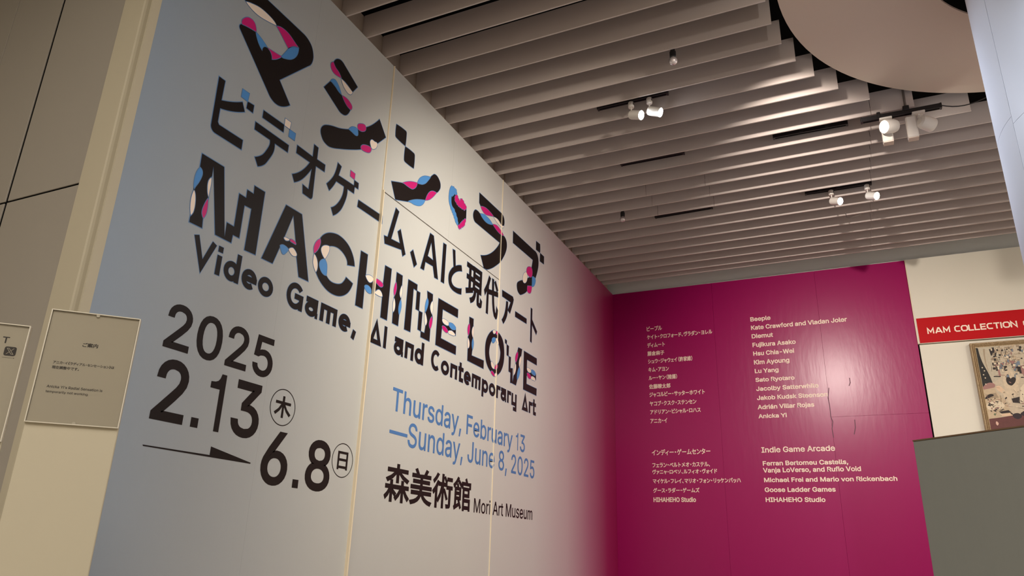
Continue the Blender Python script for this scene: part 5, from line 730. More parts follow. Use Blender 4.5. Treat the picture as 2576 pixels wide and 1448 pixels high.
# ------------------------------------------------------------------ flat print: outlines, fills, ribbons
def smooth_contour(pts):
    """pts: (u, v, corner); cubic segments through smooth points, straight lines between corners"""
    n = len(pts); out = []
    def tangent(i):
        a, b, c = pts[i - 1], pts[i], pts[(i + 1) % n]
        d = Vector((c[0] - a[0], c[1] - a[1]))
        return d.normalized() if d.length > 1e-9 else d
    for i in range(n):
        a = pts[i]; b = pts[(i + 1) % n]
        A = Vector(a[:2]); B = Vector(b[:2]); L = (B - A).length
        out.append((A.x, A.y))
        if (a[2] and b[2]) or L < 1e-6: continue
        ta = tangent(i) if not a[2] else None; tb = tangent((i + 1) % n) if not b[2] else None
        if ta is None:
            w = (B - A).normalized(); ta = (2 * w.dot(tb) * w - tb)
        if tb is None:
            w = (B - A).normalized(); tb = (2 * w.dot(ta) * w - ta)
        h = L / 3.0; p1 = A + ta * h; p2 = B - tb * h; k = 5
        for j in range(1, k):
            t = j / k; s = 1 - t
            p = s ** 3 * A + 3 * s * s * t * p1 + 3 * s * t * t * p2 + t ** 3 * B
            out.append((p.x, p.y))
    return out

def area2(c):
    return sum(c[i - 1][0] * c[i][1] - c[i][0] * c[i - 1][1] for i in range(len(c)))

def inside(p, c):
    r = False
    for i in range(len(c)):
        (x1, y1), (x2, y2) = c[i - 1], c[i]
        if (y1 > p[1]) != (y2 > p[1]) and p[0] < (x2 - x1) * (p[1] - y1) / (y2 - y1) + x1: r = not r
    return r

class Print:
    """collects flat ink in (u, v, layer) and turns it into one mesh"""
    def __init__(self): self.v = []; self.f = []; self.m = []
    def fill(self, contours, layer, mi):
        contours = [c for c in contours if len(c) > 2 and abs(area2(c)) > 1e-9]
        if not contours: return
        big = max(contours, key=lambda c: abs(area2(c))); sgn = area2(big) > 0
        outers = [c for c in contours if (area2(c) > 0) == sgn]
        holes = [c for c in contours if (area2(c) > 0) != sgn]
        for o in outers:
            hs = [h for h in holes if inside(h[0], o)]
            loops = [[Vector((p[0], p[1], 0)) for p in c] for c in [o] + hs]
            flat = [p for l in loops for p in l]
            base = len(self.v); self.v += [(p.x, p.y, layer) for p in flat]
            for t in tessellate_polygon(loops):
                a, b, c = (flat[k] for k in t)
                cr = (b.x - a.x) * (c.y - a.y) - (c.x - a.x) * (b.y - a.y)
                if abs(cr) < 1e-14: continue
                t = tuple(t) if cr > 0 else (t[0], t[2], t[1])
                self.f.append(tuple(base + k for k in t)); self.m.append(mi)
    def ribbon(self, pts, w, layer, mi, closed=True):
        p = []
        for q in pts:
            q = Vector(q)
            if not p or (q - p[-1]).length > 1e-5: p.append(q)
        if closed and len(p) > 2 and (p[0] - p[-1]).length < 1e-5: p.pop()
        n = len(p)
        if n < 2: return
        base = len(self.v)
        for i in range(n):
            if closed or 0 < i < n - 1:
                d0 = (p[i] - p[i - 1]).normalized(); d1 = (p[(i + 1) % n] - p[i]).normalized()
            elif i == 0: d0 = d1 = (p[1] - p[0]).normalized()
            else: d0 = d1 = (p[-1] - p[-2]).normalized()
            n0 = Vector((-d0.y, d0.x)); n1 = Vector((-d1.y, d1.x)); mm = n0 + n1
            if mm.length < 1e-4: mm = n0
            mm.normalize(); k = min(1.0 / max(mm.dot(n0), 0.35), 2.4)
            a = p[i] + mm * (w * k); b = p[i] - mm * (w * k)
            self.v.append((a.x, a.y, layer)); self.v.append((b.x, b.y, layer))
        for i in range(n if closed else n - 1):
            j = (i + 1) % n
            a, b, c, d = base + 2 * i, base + 2 * i + 1, base + 2 * j + 1, base + 2 * j
            self.f.append((a, b, c, d)); self.m.append(mi)
    def build(self, name, xf, mats, parent):
        return obj(name, [xf(*p) for p in self.v], self.f, mats, parent, fmats=self.m)

def on_left(u, v, l):  return (l, u, v + EYE)               # left wall, facing +x
def on_back(u, v, l):  return (u, BACK_Y - l, v + EYE)      # far wall, facing -y

def parse_glyphs(s):
    g = {}
    for ln in s.strip().split('\n'):
        p = ln.split(' ', 2)
        if p[0] == 'SP': g[' '] = (int(p[1]), []); continue
        g[p[0]] = (int(p[1]), [[tuple(map(float, q.split(','))) for q in c.split()] for c in p[2].split('|')])
    return g
GL = {'L': parse_glyphs(GLYPHS_LATIN), 'J': parse_glyphs(GLYPHS_KANA)}

def layout(s, font):
    """per-glyph contours of a line, in em/1000"""
    x = 0.0; out = []; G = GL[font]
    for i, ch in enumerate(s):
        adv, cs = G[ch]
        if font == 'J':
            if ch in '・': adv, sh = 560, -220
            elif ch in '、。': adv, sh = 520, 0
            elif ch in '（《': adv, sh = 560, -440
            elif ch in '）》': adv, sh = 560, 0
            elif ch in 'ャュョッィェォァ': adv, sh = 840, -80
            elif ch in 'ンイトノアカケシセスラルレリロタデドビブ': adv, sh = 930, -35
            else: sh = 0
        else:
            sh = 0
        out.append([[(px + x + sh, py) for px, py in c] for c in cs]); x += adv
    return out

def text_print(pr, s, font, w, y0, y1, z0, z1, mi, layer, outline=None):
    gl = layout(s, font)
    xs = [p[0] for g in gl for c in g for p in c]; ys = [p[1] for g in gl for c in g for p in c]
    x0, x1 = min(xs), max(xs)
    if font == 'L': b0, b1 = 0.0, 1000.0
    else: b0, b1 = min(ys), max(ys)
    w = w / 1000.0
    y0 += w; y1 -= w; z0 += w; z1 -= w
    fx = (y1 - y0) / (x1 - x0); fy = (z1 - z0) / (b1 - b0)
    for g in gl:
        cs = [[((p[0] - x0) * fx + y0, (p[1] - b0) * fy + z0) for p in c] for c in g]
        pr.fill(cs, layer, mi)
        for c in cs:
            if w: pr.ribbon(c, w, layer - 0.0002, mi)
            if outline: pr.ribbon(c, w + outline[0], layer - 0.0005, outline[1])

# ------------------------------------------------------------------ drawn stroke letters (title's third line, banner)
def arc(cx, cy, rx, ry, a0, a1, n=16):
    return [(cx + rx * math.cos(math.radians(a0 + (a1 - a0) * i / n)), cy + ry * math.sin(math.radians(a0 + (a1 - a0) * i / n))) for i in range(n + 1)]
T_ = 0.088                      # half stroke
def ell(cx, cy, rx, ry): return (arc(cx, cy, rx, ry, 0, 360, 24)[:-1], True)
STROKES = {   # width, list of (points, closed); cap height 1, x-height 0.7
    'V': (0.80, [([(0.10, 1), (0.40, 0.06), (0.70, 1)], False)]),
    'i': (0.30, [([(0.13, 0), (0.13, 0.68)], False), ([(0.13, 0.80), (0.13, 1.0)], False)]),
    'd': (0.66, [ell(0.29, 0.34, 0.19, 0.25), ([(0.50, 0), (0.50, 1.02)], False)]),
    'e': (0.62, [(arc(0.29, 0.34, 0.20, 0.26, -50, -360, 22) , False), ([(0.10, 0.34), (0.57, 0.34)], False)]),
    'o': (0.66, [ell(0.31, 0.34, 0.215, 0.255)]),
    'G': (0.76, [(arc(0.36, 0.50, 0.26, 0.41, 40, 322, 24), False), ([(0.34, 0.50), (0.60, 0.50), (0.60, 0.0)], False)]),
    'a': (0.62, [([(0.05, 0.62), (0.46, 0.62), (0.46, 0.08)], False), ([(0.46, 0.08), (0.56, 0.08)], False), ell(0.27, 0.27, 0.17, 0.185)]),
    'm': (0.86, [([(0.12, 0), (0.12, 0.62), (0.70, 0.62), (0.70, 0)], False), ([(0.41, 0), (0.41, 0.62)], False)]),
    'n': (0.62, [([(0.12, 0), (0.12, 0.62), (0.48, 0.62), (0.48, 0)], False)]),
    'A': (0.74, [([(0.115, 0.10), (0.345, 0.90), (0.575, 0.10)], True)]),
    'I': (0.30, [([(0.14, 0), (0.14, 1)], False)]),
    'C': (0.72, [(arc(0.36, 0.50, 0.25, 0.41, 48, 312, 24), False)]),
    't': (0.46, [([(0.18, 1.0), (0.18, 0.09), (0.42, 0.09)], False), ([(0.02, 0.66), (0.42, 0.66)], False)]),
    'p': (0.66, [ell(0.33, 0.34, 0.19, 0.25), ([(0.12, -0.28), (0.12, 0.70)], False)]),
    'r': (0.44, [([(0.12, 0), (0.12, 0.62), (0.42, 0.62)], False)]),
    'y': (0.64, [([(0.12, 0.70), (0.12, 0.09), (0.49, 0.09)], False), ([(0.49, 0.70), (0.49, -0.22), (0.22, -0.22)], False)]),
    ',': (0.34, [([(0.18, 0.20), (0.10, -0.18)], False)]),
}
def stroke_text(pr, s, y0, y1, z0, z1, mi, layer, outline=None, table=STROKES, half=T_):
    x = 0.0; items = []
    for ch in s:
        wd, ps = table[ch]
        for pts, cl in ps: items.append(([(px + x, py) for px, py in pts], cl))
        x += wd
    x0 = 0.02; x1 = x - (0.06 if s[-1] != 't' else 0.03)
    fx = (y1 - y0) / (x1 - x0); fy = z1 - z0
    h = half * (fx + fy) / 2
    for it, (pts, cl) in enumerate(items):
        q = [((px - x0) * fx + y0, py * fy + z0) for px, py in pts]
        pr.ribbon(q, h, layer + 0.00012 * (it % 3), mi, cl)
        if outline:
            e = list(q)
            if not cl:      # outline also runs past the butt ends
                a = Vector(e[0]) - Vector(e[1]); b = Vector(e[-1]) - Vector(e[-2])
                e[0] = tuple(Vector(e[0]) + a.normalized() * outline[0]); e[-1] = tuple(Vector(e[-1]) + b.normalized() * outline[0])
            pr.ribbon(e, h + outline[0], layer - 0.0004, outline[1], cl)

# ================================================================== THE SETTING
CEIL = 5.6
floor_ = tag(box('floor', -4.0, 9.0, -5.0, 8.6, -0.1, 0.0, M['floor']), kind='structure')

# ---- left graphic wall
wl = empty('wall_left', (0, 0, 0), kind='structure')
PIECES = [(1.688, 2.633), (2.6335, 3.381)]
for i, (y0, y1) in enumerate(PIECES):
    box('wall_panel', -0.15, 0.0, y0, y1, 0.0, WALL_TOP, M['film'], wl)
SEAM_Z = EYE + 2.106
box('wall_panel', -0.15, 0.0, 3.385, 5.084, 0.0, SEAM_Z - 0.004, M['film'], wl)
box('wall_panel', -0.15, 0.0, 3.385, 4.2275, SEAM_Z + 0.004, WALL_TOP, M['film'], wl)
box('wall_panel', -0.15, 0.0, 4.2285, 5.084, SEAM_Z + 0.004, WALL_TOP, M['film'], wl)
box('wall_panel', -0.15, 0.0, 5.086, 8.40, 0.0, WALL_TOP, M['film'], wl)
box('wall_core', -0.149, -0.006, 1.70, 8.39, 0.0, WALL_TOP - 0.01, M['seam_line'], wl)
box('edge_strip', -0.004, 0.020, 3.3795, 3.3875, 0.0, SEAM_Z, M['strip'], wl, 0.0015)
box('edge_strip', -0.004, 0.009, 3.3800, 3.3860, SEAM_Z, WALL_TOP, M['strip'], wl, 0.001)
box('edge_strip', -0.004, 0.0065, 5.0830, 5.0870, 0.0, WALL_TOP, M['strip'], wl, 0.001)
# rounded jamb that closes the wall's near end
def jamb():
    prof = [(-0.185, 1.648)]
    # flat face, then a shallow cove down to the edge of the printed wall
    prof += [(-0.056, 1.648), (-0.050, 1.652), (-0.046, 1.660), (-0.043, 1.672), (-0.034, 1.679), (-0.020, 1.681), (-0.006, 1.681), (-0.006, 1.70), (-0.185, 1.70)]
    n = len(prof)
    v = [(x, y, z) for z in (0.0, CEIL) for x, y in prof]
    f = [(i, (i + 1) % n, n + (i + 1) % n, n + i) for i in range(n)] + [tuple(range(n - 1, -1, -1)), tuple(range(n, 2 * n))]
    o = obj('jamb', v, f, M['jamb'], wl); fix_normals(o)
jamb()
box('jamb_cover', -0.0055, 0.0004, 1.6485, 1.6885, 0.0, WALL_TOP, M['jamb'], wl)
# fascia above the wall, against which the louvres end
for k in range(31):
    y = 1.60 + 0.2125 * k
    box('fascia_panel', -0.10, -0.045, y, y + 0.2115, WALL_TOP - 0.02, EYE + 3.21, M['fascia'], wl)

# ---- printed title on the left wall
NAMES = {'K': 0, 'O': 1, 'M': 2, 'B': 3, 'W': 4, 'D': 0}
PM = [M['black'], M['outline_blue'], M['magenta_spot'], M['blue'], M['cream_spot']]
def flush(name, shapes):
    if not shapes: return
    pr = Print()
    for k, cs in shapes:
        if k == 'K':
            for c in cs: pr.ribbon(c, 0.0040, 0.0006, 1)
            pr.fill(cs, 0.0010, 0)
        elif k == 'D':
            pr.fill(cs, 0.0010, 0)
        else:
            for c in cs: pr.ribbon(c, 0.0035, 0.0013, 1)
            pr.fill(cs, 0.0016, NAMES[k])
    pr.build(name, on_left, PM, wl)
cur = None; acc = []
for ln in SHAPES.strip().split('\n'):
    if ln[:2] in ('K ', 'M ', 'B ', 'W ', 'D '):
        cs = []
        for c in ln[2:].split('|'):
            pts = []
            for p in c.split():
                k = p.endswith('!'); u, v = p.rstrip('!').split(',')
                pts.append((int(u) / 1000.0, int(v) / 1000.0, k))
            c = smooth_contour(pts)
            if cur == 'heart':      # its edges are broken into small saw teeth
                z = []
                for a_, b_ in zip(c, c[1:] + c[:1]):
                    A, B = Vector(a_), Vector(b_); L = (B - A).length; k = int(L / 0.020)
                    z.append(a_)
                    if k >= 1 and ln[0] != 'K':
                        nn = Vector((-(B - A).y, (B - A).x)).normalized() * 0.007
                        for q_ in range(k):
                            m_ = A + (B - A) * ((q_ + 0.5) / k) + nn; z.append((m_.x, m_.y))
                            if q_ < k - 1: m_ = A + (B - A) * ((q_ + 1.0) / k); z.append((m_.x, m_.y))
                c = z
            cs.append(c)
        for i in range(1, len(cs)):      # counters run against their outline
            if (area2(cs[i]) > 0) == (area2(cs[0]) > 0): cs[i] = cs[i][::-1]
        acc.append((ln[0], cs))
    else:
        flush(cur, acc); cur = ln.strip(); acc = []
flush(cur, acc)

CODE = {'D': 0, 'T': 1, 'C': 0}
for (s, font, w, col, y0, y1, z0, z1) in WALLTEXT:
    pr = Print()
    if col == 'KO':
        text_print(pr, s, font, w, y0, y1, z0, z1, 0, 0.0012, (0.0028, 1))
        pr.build('title_lettering', on_left, [M['black'], M['outline_blue']], wl)
    else:
        text_print(pr, s, font, w, y0, y1, z0, z1, 0, 0.0010)
        pr.build('date_lettering' if s[0] in '26T—' else 'museum_lettering', on_left, M['date_blue'] if col == 'T' else M['black'], wl)
for (y0, y1, z0, z1) in RINGS:
    pr = Print()
    pr.ribbon(arc((y0 + y1) / 2, (z0 + z1) / 2, (y1 - y0) / 2 - 0.002, (z1 - z0) / 2 - 0.002, 0, 360, 64)[:-1], 0.0021, 0.0010, 0)
    pr.build('weekday_ring', on_left, M['black'], wl)
for (s, font, w, col, y0, y1, z0, z1) in STROKETEXT:
    pr = Print()
    stroke_text(pr, s, y0, y1, z0, z1, 0, 0.0012, (0.0022, 1))
    pr.build('title_lettering', on_left, [M['black'], M['outline_blue']], wl)

# ---- far wall: magenta name wall, white wall behind it to the right
wb = empty('wall_back', (0, 0, 0), kind='structure')
mg = M['magenta']
for x0, x1, z0, z1 in ((0.0, 1.1895, 0.0, WALL_TOP), (1.1905, 2.301, 0.0, WALL_TOP), (2.302, 3.191, EYE + 1.4155, WALL_TOP), (2.302, 3.191, 0.0, EYE + 1.4145)):
    box('magenta_panel', x0, x1, BACK_Y, BACK_Y + 0.043, z0, z1, mg, wb, 0.0006)
box('shadow_gap', 3.191, 3.212, BACK_Y + 0.03, BACK_Y + 0.08, 0.0, WALL_TOP, M['joint'], wb)
box('white_panel', 3.206, 9.0, BACK_Y + 0.012, BACK_Y + 0.08, 0.0, EYE + 2.104, M['white_wall'], wb)
box('white_header', 3.200, 9.0, BACK_Y - 0.012, BACK_Y + 0.043, EYE + 2.112, WALL_TOP, M['white_wall'], wb)
box('header_edge', 3.193, 3.1995, BACK_Y - 0.010, BACK_Y + 0.05, EYE + 2.112, WALL_TOP, M['strip'], wb)
box('wall_fill', 0.0, 9.0, BACK_Y + 0.081, BACK_Y + 0.2, 0.0, WALL_TOP - 0.03, M['void'], wb)
for ln in CRACKS[:4]:
    pr = Print()
    pts = [tuple(int(q) / 1000.0 for q in p.split(',')) for p in ln.split()]
    pr.ribbon(pts, 0.004, 0.0008, 0, False)
    pr.build('paint_crack', on_back, M['magenta_crack'], wb)
for (s, font, w, col, y0, y1, z0, z1) in NAMETEXT:
    pr = Print()
    text_print(pr, s, font, w, y0, y1, z0, z1, 0, 0.0016)
    pr.build('name_lettering', on_back, M['letter_cream'], wb)

# red banner strip on the header
ban = tag(box('banner', 3.212, 9.0, BACK_Y - 0.0165, BACK_Y - 0.0122, EYE + 2.116, EYE + 2.376, M['red']),
          'long red banner strip with cream capital letters on the white wall above the framed picture', 'banner')
q = 0.18
SQ = {
    'M': (1.05, [([(0.10, 0), (0.10, 0.92), (0.46, 0.30), (0.82, 0.92), (0.82, 0)], False)]),
    'A': (1.02, [([(0.06, 0), (0.40, 0.90), (0.52, 0.90), (0.86, 0)], False), ([(0.18, 0.28), (0.74, 0.28)], False)]),
    'C': (0.90, [([(0.78, 0.91), (q + 0.10, 0.91), (0.10, 0.91 - q), (0.10, 0.09 + q), (0.10 + q, 0.09), (0.78, 0.09)], False)]),
    'O': (1.00, [([(0.10 + q, 0.91), (0.10, 0.91 - q), (0.10, 0.09 + q), (0.10 + q, 0.09), (0.88 - q, 0.09), (0.88, 0.09 + q), (0.88, 0.91 - q), (0.88 - q, 0.91)], True)]),
    'L': (0.80, [([(0.10, 1), (0.10, 0.09), (0.72, 0.09)], False)]),
    'E': (0.86, [([(0.76, 0.91), (0.10, 0.91), (0.10, 0.09), (0.76, 0.09)], False), ([(0.10, 0.5), (0.70, 0.5)], False)]),
    'T': (0.88, [([(0.02, 0.91), (0.80, 0.91)], False), ([(0.41, 0), (0.41, 0.91)], False)]),
    'I': (0.32, [([(0.12, 0), (0.12, 1)], False)]),
    'N': (1.00, [([(0.10, 0), (0.10, 0.94), (0.80, 0.06), (0.80, 1)], False)]),
}
for (s, font, w, col, y0, y1, z0, z1) in BANNER:
    pr = Print(); stroke_text(pr, s, y0, y1, z0, z1, 0, 0.0178, None, SQ, 0.10)
    pr.build('lettering', on_back, M['letter_cream'], ban)
y1 = BANNER[1][5]; z0 = BANNER[1][6]; z1 = BANNER[1][7]
pr = Print(); stroke_text(pr, 'O', y1 + 0.045, y1 + 0.125, z0, z1, 0, 0.0178, None, SQ, 0.10)
pr.build('lettering', on_back, M['letter_cream'], ban)

# ---- bronze-grey clad wall at the left, facing the camera
wf = empty('wall_front', (0, 0, 0), kind='structure')
for x0, x1 in ((-4.0, -1.0325), (-1.0275, -0.6635), (-0.6455, -0.1925)):
    for z0, z1 in ((0.0, EYE + 1.334), (EYE + 1.343, CEIL)):
        box('cladding_panel', x0, x1, 1.655, 1.661, z0, z1, M['metal_panel'], wf, 0.001)
box('cladding_core', -4.0, -0.187, 1.6612, 1.74, 0.0, CEIL, M['joint'], wf)

# ---- the rest of the room, behind and beside the camera
tag(box('wall_right', 9.0, 9.1, -5.0, 8.6, 0.0, CEIL, M['white_wall']), kind='structure')
tag(box('wall_rear', -4.0, 9.0, -5.1, -5.0, 0.0, CEIL, M['white_wall']), kind='structure')
tag(box('wall_side', -4.1, -4.0, -5.0, 1.74, 0.0, CEIL, M['white_wall']), kind='structure')

# ---- ceiling: black void, near soffit, beam, louvre blades
ce = empty('ceiling', (0, 0, 0), kind='structure')
box('void_deck', -0.3, 9.0, 0.9, 8.6, CEIL, CEIL + 0.1, M['void'], ce)
box('void_side', -0.45, -0.20, 1.74, 8.30, WALL_TOP - 0.3, CEIL, M['void'], ce)
box('void_front', -4.0, 9.0, 0.86, 0.90, WALL_TOP + 0.2, CEIL, M['void'], ce)
box('near_soffit', -4.0, 9.0, -5.0, 0.88, WALL_TOP, WALL_TOP + 0.2, M['white_wall'], ce)
box('entrance_soffit', -4.0, -0.30, 0.88, 1.66, WALL_TOP + 0.9, WALL_TOP + 1.0, M['void'], ce)
tag(box('trim_1', -0.5, 9.0, BACK_Y + 0.045, BACK_Y + 0.30, WALL_TOP - 0.02, CEIL, M['beam']), kind='structure')
CX, CY, R_END = 4.025, 3.74, 1.70
BT = 0.011
def blade(x0, x1, y):
    # the blades run a touch out of square with the far wall
    s = -0.010
    ya, yb = y + s * x0, y + s * x1
    z0, z1 = WALL_TOP, EYE + 3.203
    b = 0.0012
    prof = [(-BT / 2 + b, z0), (BT / 2 - b, z0), (BT / 2, z0 + b), (BT / 2, z1), (-BT / 2, z1), (-BT / 2, z0 + b)]
    v = [(x0, ya + p, z) for p, z in prof] + [(x1, yb + p, z) for p, z in prof]
    n = 6
    f = [(i, (i + 1) % n, n + (i + 1) % n, n + i) for i in range(n)] + [tuple(range(n - 1, -1, -1)), tuple(range(n, 2 * n))]
    o = obj('louvre_blade', v, f, M['louvre'], ce); fix_normals(o)
for k in range(-9, 24):
    y = 2.854 + 0.2125 * k + 0.006
    dy = y - CY
    end = 8.98
    if abs(dy) < R_END: end = CX - max(math.sqrt(R_END ** 2 - dy * dy), 0.51)
    cuts = [-0.033 if y > 1.7 else -0.28]
    if k in (14, 15, 16): cuts += [1.063, 1.583]
    if k >= 11 and end > 2.9: cuts += [2.876]
    cuts += [end]
    for a, b in zip(cuts[:-1], cuts[1:]):
        blade(a + (0.0015 if a > 0 else 0), b - (0.0015 if b < end else 0), y)
    if abs(dy) < R_END:      # the same blade goes on beyond the round opening
        blade(CX + math.sqrt(R_END ** 2 - dy * dy), 8.98, y)

blade(-0.033, 8.98, 7.885)

# ================================================================== THINGS
# ---- round column with the flat ring soffit around it
col = empty('column', (CX, CY, 0), 'large round bluish-white enamelled column at the right edge, brightly lit', 'column')
def column_piece(a0, a1, z0, z1, r=0.729):
    n = max(6, int(abs(a1 - a0) / 3)); g = 0.12
    v = []; f = []
    for i in range(n + 1):
        t = math.radians(a0 + g + (a1 - a0 - 2 * g) * i / n)
        for z in (z0 + 0.001, z1 - 0.001):
            v.append((r * math.cos(t), r * math.sin(t), z)); v.append(((r - 0.02) * math.cos(t), (r - 0.02) * math.sin(t), z))
    for i in range(n):
        a = i * 4; b = a + 4
        f += [(a, b, b + 2, a + 2), (a + 1, a + 3, b + 3, b + 1), (a + 2, b + 2, b + 3, a + 3), (a, a + 1, b + 1, b)]
    f += [(0, 2, 3, 1), (n * 4, n * 4 + 1, n * 4 + 3, n * 4 + 2)]
    o = obj('column_panel', v, f, M['column'], col)
    fix_normals(o)
    o.data.polygons.foreach_set('use_smooth', [True] * len(o.data.polygons)); crisp(o)
for j in range(4):
    a0 = -165.4 + 90 * j
    zs = [0.0, EYE + 1.937, CEIL - 0.01] if j != 0 else [0.0, EYE + 1.897, CEIL - 0.01]
    for z0, z1 in zip(zs[:-1], zs[1:]): column_piece(a0, a0 + 90, z0, z1)
lathe('column_core', [(0.705, 0.0), (0.705, CEIL - 0.02)], M['joint'], col, 48)

ring = empty('ring_soffit', (CX, CY, EYE + 3.13), 'flat round ceiling disc encircling the big column, faintly pink', 'ceiling panel')
def annulus(name, r0, r1, z0, z1, m, parent, n=128):
    v = []; f = []
    for i in range(n):
        t = 2 * math.pi * i / n
        for r, z in ((r0, z0), (r1, z0), (r1, z1), (r0, z1)): v.append((r * math.cos(t), r * math.sin(t), z))
    for i in range(n):
        a = 4 * i; b = 4 * ((i + 1) % n)
        for k in range(4): f.append((a + k, a + (k + 1) % 4, b + (k + 1) % 4, b + k))
    o = obj(name, v, f, m, parent); fix_normals(o); return o
annulus('disc', 0.893, 1.643, 0.0, 0.012, M['ring'], ring)
for i in range(6):
    t = math.radians(20 + 60 * i)
    tube('hanger_rod', [(1.25 * math.cos(t), 1.25 * math.sin(t), 0.05), (1.25 * math.cos(t), 1.25 * math.sin(t), CEIL - EYE - 3.13)], 0.006, M['rail'], ring)

# ---- track rails
def rail(name_label, x0, x1, y, yaw=0.0, clips=(), z=2.985):
    L = x1 - x0; c = empty('track_rail', ((x0 + x1) / 2, y, EYE + z), name_label, 'light track', 'short black light tracks between the louvres', rz=yaw)
    box('rail_body', -L / 2, L / 2, -0.017, 0.017, 0.0, 0.034, M['rail'], c, 0.002)
    box('conductor_slot', -L / 2 + 0.01, L / 2 - 0.01, -0.006, 0.006, -0.0015, 0.002, M['joint'], c)
    for s in (-1, 1):
        box('end_cap', s * L / 2 - 0.006, s * L / 2 + 0.006, -0.0185, 0.0185, -0.002, 0.036, M['rail'], c, 0.002)
    for x in clips:
        box('clip', x - c.location.x - 0.012, x - c.location.x + 0.012, -0.022, 0.022, 0.006, 0.052, M['rail'], c, 0.003)
    return c
rail('black light track carrying two cool white spotlights, nearest the graphic wall', 1.072, 1.583, 4.440, -0.012, z=3.070)
rail('empty black light track with two clips, between the two-lamp track and the disc', 2.201, 2.720, 5.325, 0.0, (2.40, 2.58), z=3.070)
r3 = rail('black light track carrying the two large projector lamps in front of the round disc', 2.808, 3.306, 5.162, 0.0, (2.92,), z=2.97)
tube('support_rod', [(0.038, -0.005, 0.05), (0.050, 0.005, 0.95)], 0.008, M['lamp_grey'], r3)
box('clamp', 0.018, 0.058, -0.024, 0.024, 0.026, 0.062, M['rail'], r3, 0.003)
rail('empty black light track left of centre, third row from the far wall', 0.992, 1.511, 5.302, 0.0, (), z=3.074)
rail('empty slightly skewed black light track farthest left above the magenta wall', 1.002, 1.538, 6.400, -0.03, (), z=3.078)
rail('black light track carrying the two lamps closest to the magenta wall', 2.356, 2.881, 6.390, 0.0, (2.62, 2.48), z=3.068)

def track_spot(x, y, d, lens_mat, label, watts, color, cone=50, ln=0.088, r=0.033):
    top = EYE + 3.070
    root = empty('track_spotlight', (x, y, top), label, 'spotlight', 'small white track spotlights')
    lathe('adaptor', [(0.019, -0.046), (0.021, -0.042), (0.021, -0.006), (0.017, 0.0)], M['lamp_white'], root, 16)
    box('release_tab', 0.006, 0.0225, -0.012, 0.004, -0.030, -0.012, M['lamp_grey'], root)
    d = (right * d[0] + up * d[1] + fwd * d[2]).normalized()
    tube('stem', [(0, 0, -0.044), (0, 0, -0.080)], 0.005, M['lamp_white'], root, 8)
    tail = Vector((0, 0, -0.104))
    rot = d.to_track_quat('Z', 'Y').to_matrix().to_4x4()
    xf = Matrix.Translation(tail) @ rot
    lathe('lamp_head', [(r * 0.55, -0.012), (r * 0.9, -0.006), (r, 0.006), (r, ln - 0.004), (r * 1.04, ln), (r * 0.9, ln - 0.001)], M['lamp_white'], root, 28, xf=xf)
    lathe('lens', [(r * 0.90, ln - 0.003), (r * 0.92, ln + 0.0005), (r * 0.30, ln + 0.006)], lens_mat, root, 28, xf=xf)
    p = Vector((x, y, top)) + tail + d * (ln + 0.03)
    spot('spotlight_beam', p, Vector(p) + d, watts, cone, 0.8, 0.02, color)
    return root
track_spot(1.319, 4.440, (0.060, -0.017, -0.064), M['lens_cool'], 'left one of the two cool white spotlights near the graphic wall', 75, COOL, 44)
track_spot(1.452, 4.438, (0.070, -0.026, -0.055), M['lens_cool'], 'right one of the two cool white spotlights near the graphic wall', 75, COOL, 44)
track_spot(2.561, 6.390, (0.036, -0.010, -0.08), M['lens_cool'], 'left one of the two round glaring spotlights closest to the magenta wall', 120, COOL, 70)
track_spot(2.846, 6.390, (0.034, -0.012, -0.08), M['lens_warm'], 'right one of the two round glaring spotlights closest to the magenta wall', 60, (1.0, 0.97, 0.9), 70)

def projector(x, y, z, d, label, lens_mat, watts, color, flip=1):
    root = empty('projector_lamp', (x, y, z), label, 'projector lamp', 'large white projector lamps')
    box('adaptor', -0.040, 0.040, -0.020, 0.020, -0.016, 0.0, M['lamp_white'], root, 0.003)
    bx = -0.036 if flip > 0 else -0.085
    box('driver_box', bx, bx + 0.068, 0.002, 0.060, -0.185, -0.016, M['lamp_white'], root, 0.008)
    box('base_plate', bx + 0.002, bx + 0.066, 0.004, 0.058, -0.190, -0.184, M['ring'], root, 0.001)
    d = Vector(d).normalized()
    c = Vector((0.014 if flip > 0 else 0.040, -0.040 if flip > 0 else 0.010, -0.095))
    rot = d.to_track_quat('Z', 'Y').to_matrix().to_4x4(); xf = Matrix.Translation(c) @ rot
    lathe('lamp_head', [(0.026, -0.056), (0.042, -0.048), (0.048, -0.028), (0.049, 0.042), (0.046, 0.048), (0.042, 0.047)], M['lamp_white'], root, 32, xf=xf)
    lathe('lens', [(0.0405, 0.040), (0.0405, 0.0475), (0.028, 0.049)], lens_mat, root, 32, xf=xf)
    lathe('pivot_knob', [(0.013, 0.0), (0.015, 0.003), (0.015, 0.012), (0.010, 0.016)], M['lamp_white'], root, 16,
          xf=Matrix.Translation(Vector((0.030 if flip > 0 else 0.010, -0.006, -0.045))) @ Matrix.Rotation(math.radians(90), 4, 'X'))
    box('yoke_arm', 0.004 if flip > 0 else -0.010, 0.016 if flip > 0 else 0.002, -0.045, 0.006, -0.050, -0.040, M['lamp_white'], root, 0.002)
    p = Vector((x, y, z)) + c + d * 0.085
    spot('projector_beam', p, p + d, watts, 60, 0.9, 0.03, color)
    return root
projector(2.960, 5.150, EYE + 2.968, (-0.72, -0.55, -0.22), 'big white projector lamp with its lit lens turned towards the left wall', M['lens_warm'], 22, (1.0, 0.96, 0.88))
projector(3.165, 5.150, EYE + 2.968, (0.72, 0.55, -0.18), 'big white projector lamp turned away to the right on the same track', M['lens_warm'], 70, (1.0, 0.92, 0.80), -1)
pts = []
